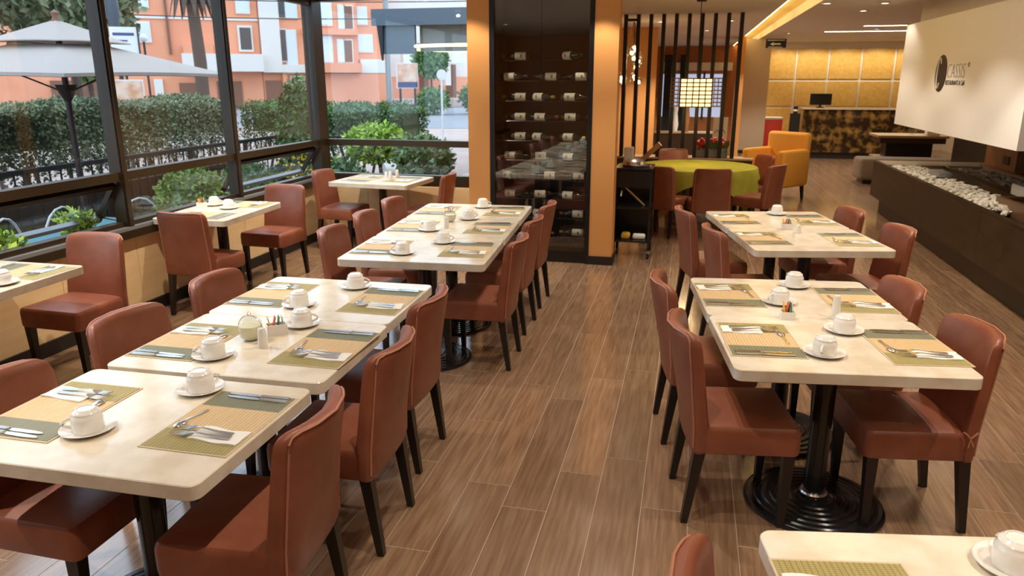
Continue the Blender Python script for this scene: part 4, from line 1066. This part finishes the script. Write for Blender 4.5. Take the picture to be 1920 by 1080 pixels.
# entrance canopy with ring light
en = thing('entrance_canopy', 'steel blue entrance canopy outside far window', 'canopy', (-6.1, 14.2, 0))
obj('fascia', G().b2((0, 0, 2.80), (4.5, .12, 3.10)), 'steel_blue', en); obj('roof', G().b2((0, .12, 2.95), (4.5, 4.0, 3.08)), 'steel_blue', en)
obj('side_screen', G().b2((.12, .1, 2.28), (.85, .16, 2.80)), 'steel_blue', en); obj('bracket', G().bar((.16, .08, 2.8), (.17, .08, 2.16), .12, .03), 'iron', en)
obj('lattice_panel', G().b2((.85, .36, 2.33), (4.3, .39, 2.82)), 'grey_mesh', en)
for k in range(9): obj('lattice_slat', G().bar((.9+.36*k, .4, 2.36), (1.1+.36*k, .4, 2.80), .02), 'iron', en)
obj('post', G().b2((4.2, .3, GZ), (4.4, .5, 2.8)), 'steel_blue', en); obj('post', G().b2((4.2, 3.6, GZ), (4.4, 3.8, 2.95)), 'steel_blue', en); obj('rear_post', G().b2((3.2, 3.7, GZ), (3.35, 3.85, 2.95)), 'steel_blue', en)
t = thing('canopy_spotlight', 'small lit spot under the entrance canopy', 'light', (-4.35, 14.19, 2.95)); obj('spot_lens', G().sph((0, 0, 0), .035, 10, 5, (1, .4, .6)), 'lamp_lens', t)
rl = thing('ring_light', 'glowing yellow ring light hanging under the canopy', 'light', (-4.15, 15.6, 2.42))
obj('ring', G().tube([(1.7*math.cos(2*PI*k/48), 1.7*math.sin(2*PI*k/48), 0) for k in range(49)], .030, 6), 'led_yellow', rl)
for k in range(3): obj('wire', G().tube([(1.7*math.cos(2.1*k+.4), 1.7*math.sin(2.1*k+.4), 0), (1.2*math.cos(2.1*k+.4), 1.2*math.sin(2.1*k+.4), .53)], .004, 4), 'iron', rl)

# terracotta apartment building across the street (local s to the right, z up)
AZ = R(34); NV = Vector((-math.sin(AZ), math.cos(AZ))); EV = Vector((math.cos(AZ), math.sin(AZ)))
D0, K0 = 60.0, 60/32
def fac(root_s=0):
    o = bpy.data.objects.new('apartment_building', None); COL.objects.link(o); o.location = (NV.x*D0, NV.y*D0, 0); o.rotation_euler = (0, 0, AZ); return o
def zz(z): return 1.82+(z-1.82)*K0
def fb_(parent, name, s0, s1, z0, z1, m, y0=-.05, y1=.2, lab=None):
    return obj(name, G().b2((s0*K0, y0, zz(z0)), (s1*K0, y1, zz(z1))), m, parent, label=lab)
b1 = fac(); tag(b1, 'terracotta apartment building across the street, left wing', 'building')
fb_(b1, 'wall', -9, 1.7, .70, 7.5, 'stucco_orange', 0, 8); 
for s0, s1, z0, z1 in ((-2.92, -2.06, 4.30, 4.9), (-2.91, -2.1, 3.1, 3.85), (.93, 1.45, 4.2, 4.9)):
    p_ = fb_(b1, 'window', s0, s1, z0, z1, 'stucco_light', -.12, .0); fb_(b1, 'pane', s0+.05, s1-.05, z0+.05, z1-.05, 'facade_glass', -.14, -.11)
fb_(b1, 'window', .92, 1.46, 2.82, 3.78, 'stucco_light', -.12, 0); fb_(b1, 'pane', 1.0, 1.40, 2.9, 3.7, 'facade_dark', -.15, -.11)
fb_(b1, 'drain_pipe', -1.55, -1.47, 2.7, 7, 'garage_brown', -.2, 0); fb_(b1, 'parapet', -1.05, 0, 2.65, 3.05, 'stucco_orange', -1.2, 0); fb_(b1, 'ledge', -1.12, 1.75, 2.08, 2.72, 'stucco_light', -1.3, 0); fb_(b1, 'storey_band', -9, 1.7, 3.95, 4.05, 'stucco_light', -.1, 0)
fb_(b1, 'garage_door', -1.34, -.60, .70, 1.66, 'garage_brown', -.1, 0); fb_(b1, 'garage_door', .0, .9, .70, 1.72, 'garage_brown', -.1, 0); fb_(b1, 'brick_screen', -5.6, -3.4, .7, 1.75, 'garage_brown', -.2, 0); fb_(b1, 'pier', -2.2, -1.9, .7, 1.8, 'stucco_light', -.3, 0)
b2_ = fac(); tag(b2_, 'terracotta apartment building with pale bays, middle wing', 'building')
fb_(b2_, 'wall', 1.72, 5.5, .70, 7.5, 'stucco_orange', .05, 8); fb_(b2_, 'pale_bay', 1.74, 2.46, 2.05, 7.4, 'stucco_light', -.6, .05); fb_(b2_, 'pale_base', 1.74, 3.5, 2.05, 2.35, 'stucco_light', -.5, .05)
for s0, s1, z0, z1, m in ((2.50, 2.72, 4.1, 4.75, 'facade_dark'), (2.74, 3.15, 4.1, 4.75, 'facade_glass'), (2.48, 2.68, 2.5, 3.65, 'facade_dark'), (2.70, 3.05, 2.05, 3.62, 'facade_glass'), (3.75, 4.48, 3.88, 4.66, 'facade_glass'), (3.70, 4.43, 2.45, 3.46, 'facade_glass'), (4.80, 5.00, 3.75, 4.6, 'facade_glass'), (5.02, 5.32, 3.75, 4.6, 'garage_brown'), (4.70, 4.92, 2.47, 3.3, 'facade_glass'), (4.95, 5.24, 2.47, 3.3, 'garage_brown'), (2.80, 3.25, 1.22, 1.88, 'facade_dark')):
    fb_(b2_, 'window', s0-.05, s1+.05, z0-.05, z1+.05, 'stucco_light', -.08, .05); fb_(b2_, 'pane', s0, s1, z0, z1, m, -.12, -.07)
for z0 in (1.40, 1.58, 1.74): fb_(b2_, 'window_bar', 2.80, 3.25, z0, z0+.03, 'stucco_light', -.16, -.11)
fb_(b2_, 'balcony', 3.6, 5.5, 2.05, 2.42, 'stucco_orange', -1.2, .05); fb_(b2_, 'storey_band', 3.3, 5.5, 3.5, 3.72, 'stucco_orange', -.4, .05); fb_(b2_, 'doorway', 1.34+.45, 2.4, .7, 1.75, 'garage_brown', -.1, .05); fb_(b2_, 'pier', 2.45, 2.62, .7, 2.05, 'stucco_orange', -.3, .05)
b3 = fac(); tag(b3, 'terracotta apartment building with white terrace walls, right wing', 'building')
fb_(b3, 'wall', 5.52, 6.66, .70, 6.5, 'stucco_orange', .6, 8); fb_(b3, 'rear_wall', 6.66, 11.5, .70, 6.5, 'stucco_light', 2.5, 8); fb_(b3, 'base_wall', 6.66, 11.5, .70, 1.9, 'stucco_orange', 2.2, 2.5); fb_(b3, 'brown_door', 8.3, 8.7, .7, 2.4, 'garage_brown', 2.1, 2.5); fb_(b3, 'brown_door', 9.5, 9.95, .7, 2.42, 'garage_brown', 2.1, 2.5); fb_(b3, 'white_parapet', 5.54, 6.64, 2.04, 2.58, 'stucco_light', -.4, .6); fb_(b3, 'ground_wall', 3.9, 6.55, .7, 2.02, 'stucco_orange', -.4, .6)
for s0, s1, z0, z1 in ((5.56, 5.95, 3.95, 4.6), (5.55, 6.12, 2.88, 3.53)):
    fb_(b3, 'window', s0-.04, s1+.04, z0-.04, z1+.04, 'stucco_light', .5, .6); fb_(b3, 'pane', s0, s1, z0, z1, 'facade_glass', .45, .5)
fb_(b3, 'white_band', 7.3, 10.0, 2.44, 2.82, 'stucco_light', -.4, .6); fb_(b3, 'white_column', 9.1, 9.34, 1.54, 2.53, 'stucco_light', -.3, .6); fb_(b3, 'kerb_bed', 6.7, 11, .70, 1.0, 'pavement', -3, 2.2)
def at(s, D, z=0): p_ = NV*D+EV*s; return (p_.x, p_.y, z)
# palm trunk, lamp post, signs in the street
pm = thing('palm_tree', 'palm trunk with hanging dry fronds before the building', 'tree', at(-.85, 48, GZ))
obj('trunk', G().tube([(0, 0, 0), (.1, 0, 3), (-.05, 0, 6.6)], .40, 10, .32), 'stem', pm)
for k in range(14):
    a_ = 2*PI*k/14; obj('frond', G().loft([[(.2*math.cos(a_)-w_*math.sin(a_), .2*math.sin(a_)+w_*math.cos(a_), 6.6) for w_ in (-.1, .1)], [(1.0*math.cos(a_)-w_*math.sin(a_), 1.0*math.sin(a_)+w_*math.cos(a_), 6.5) for w_ in (-.2, .2)], [(1.3*math.cos(a_)-w_*math.sin(a_), 1.3*math.sin(a_)+w_*math.cos(a_), 5.4) for w_ in (-.03, .03)]], False, False, closed=False), 'stem', pm)
lp = thing('lamp_post', 'dark street lamp post behind the first window post', 'lamp post', at(-2.05, 20, GZ))
obj('pole', G().tube([(0, 0, 0), (0, 0, 2.6)], .05, 8), 'iron', lp); obj('housing', G().lathe([(.11, 2.6), (.12, 3.4), (.15, 3.45), (.13, 4.2), (0, 4.25)], 12), 'steel_blue', lp)
sn = thing('street_sign', 'white notice board beside the first window post', 'sign', at(-1.95, 19, GZ), AZ)
obj('board', G().b2((-.12, 0, 2.55), (.42, .05, 3.2)), 'white_metal', sn); obj('board_edge', G().b2((.42, -.02, 2.5), (.45, .07, 3.2)), 'iron', sn); obj('pole', G().tube([(.1, .08, 0), (.1, .08, 2.9)], .03, 6), 'iron', sn); obj('print_line', G().b2((-.06, -.004, 3.02), (.36, 0, 3.08)), 'poster_navy', sn); obj('print_line', G().b2((-.06, -.004, 2.90), (.22, 0, 2.93)), 'poster_navy', sn)
def poster(D, s, z0, z1, w_, lb):
    t = thing('poster_stand', lb, 'poster', at(s, D, GZ), AZ)
    obj('board', G().b2((-w_/2, 0, z0-GZ), (w_/2, .06, z1-GZ)), 'white_metal', t); h_ = z1-z0
    obj('food_picture', G().b2((-w_/2+.02, -.006, z0-GZ+h_*.26), (w_/2-.02, 0, z1-GZ-.02)), 'poster_food', t); obj('navy_band', G().b2((-w_/2+.02, -.006, z0-GZ+.02), (w_/2-.02, 0, z0-GZ+h_*.25)), 'poster_navy', t)
    for sx in (-w_*.35, w_*.35): obj('leg', G().b2((sx-.03, .01, 0), (sx+.03, .05, z0-GZ)), 'iron', t)
poster(22, 5.15, 1.55, 2.25, .62, 'food poster stand by the street, seen through far window')
poster(18, -1.75, 1.25, 1.80, .6, 'food poster stand under the umbrella edge')
for s_, D, z_, m, lb in ((6.45, 23, 1.93, 'white_metal', 'round white traffic sign on a pole by the street'), (7.35, 22, 1.95, 'red_box', 'round red-rimmed traffic sign by the pillar edge')):
    t = thing('traffic_sign', lb, 'sign', at(s_, D, GZ), AZ)
    obj('pole', G().tube([(0, .03, 0), (0, .03, z_-GZ+.1)], .03, 6), 'white_metal', t)
    MX = Matrix.Translation((0, 0, z_-GZ)) @ Matrix.Rotation(PI/2, 4, 'X')
    obj('disc', G().lathe([(0, 0), (.16, 0), (.16, .015), (0, .015)], 24, mx=MX), m, t); obj('disc_face', G().lathe([(0, .015), (.12, .015), (.12, .019), (0, .019)], 24, mx=MX), 'white_metal', t)
gl_ = thing('globe_lamp', 'white globe street lamp near the notice board', 'lamp post', at(-1.45, 19.5, GZ)); obj('globe', G().sph((0, 0, 3.0), .09, 14, 8), 'white_metal', gl_); obj('pole', G().tube([(0, 0, 0), (0, 0, 2.92)], .025, 6), 'iron', gl_)
up = thing('utility_pole', 'pale concrete utility pole by the street', 'pole', at(5.02, 24, GZ)); obj('pole', G().tube([(0, 0, 0), (0, 0, 5)], .10, 10, .08), 'sill_metal', up); obj('crossarm', G().b2((-.5, -.04, 4.6), (.5, .04, 4.7)), 'stem', up)
for k in range(3):
    z_ = (4.6, 4.2, 3.6)[k]
    tag(obj('overhead_cable', G().tube([at(-14+28*i/10, 30, z_+.8-.5*math.sin(PI*i/10)) for i in range(11)], .018, 4), 'iron'), '%s dark cable crossing before the buildings' % ('highest', 'middle', 'lowest')[k], 'cable')
tag(obj('stone_kerb', G().add([(-5.2, 12.3, GZ), (-4.9, 12.6, GZ), (-3.4, 9.6, GZ), (-3.7, 9.3, GZ), (-5.2, 12.3, .5), (-4.9, 12.6, .5), (-3.4, 9.6, .05), (-3.7, 9.3, .05)], [(0, 1, 2, 3), (4, 7, 6, 5), (0, 4, 5, 1), (1, 5, 6, 2), (2, 6, 7, 3), (3, 7, 4, 0)]), 'stucco_light'), 'pale sloping stone kerb among the shrubs', 'kerb')
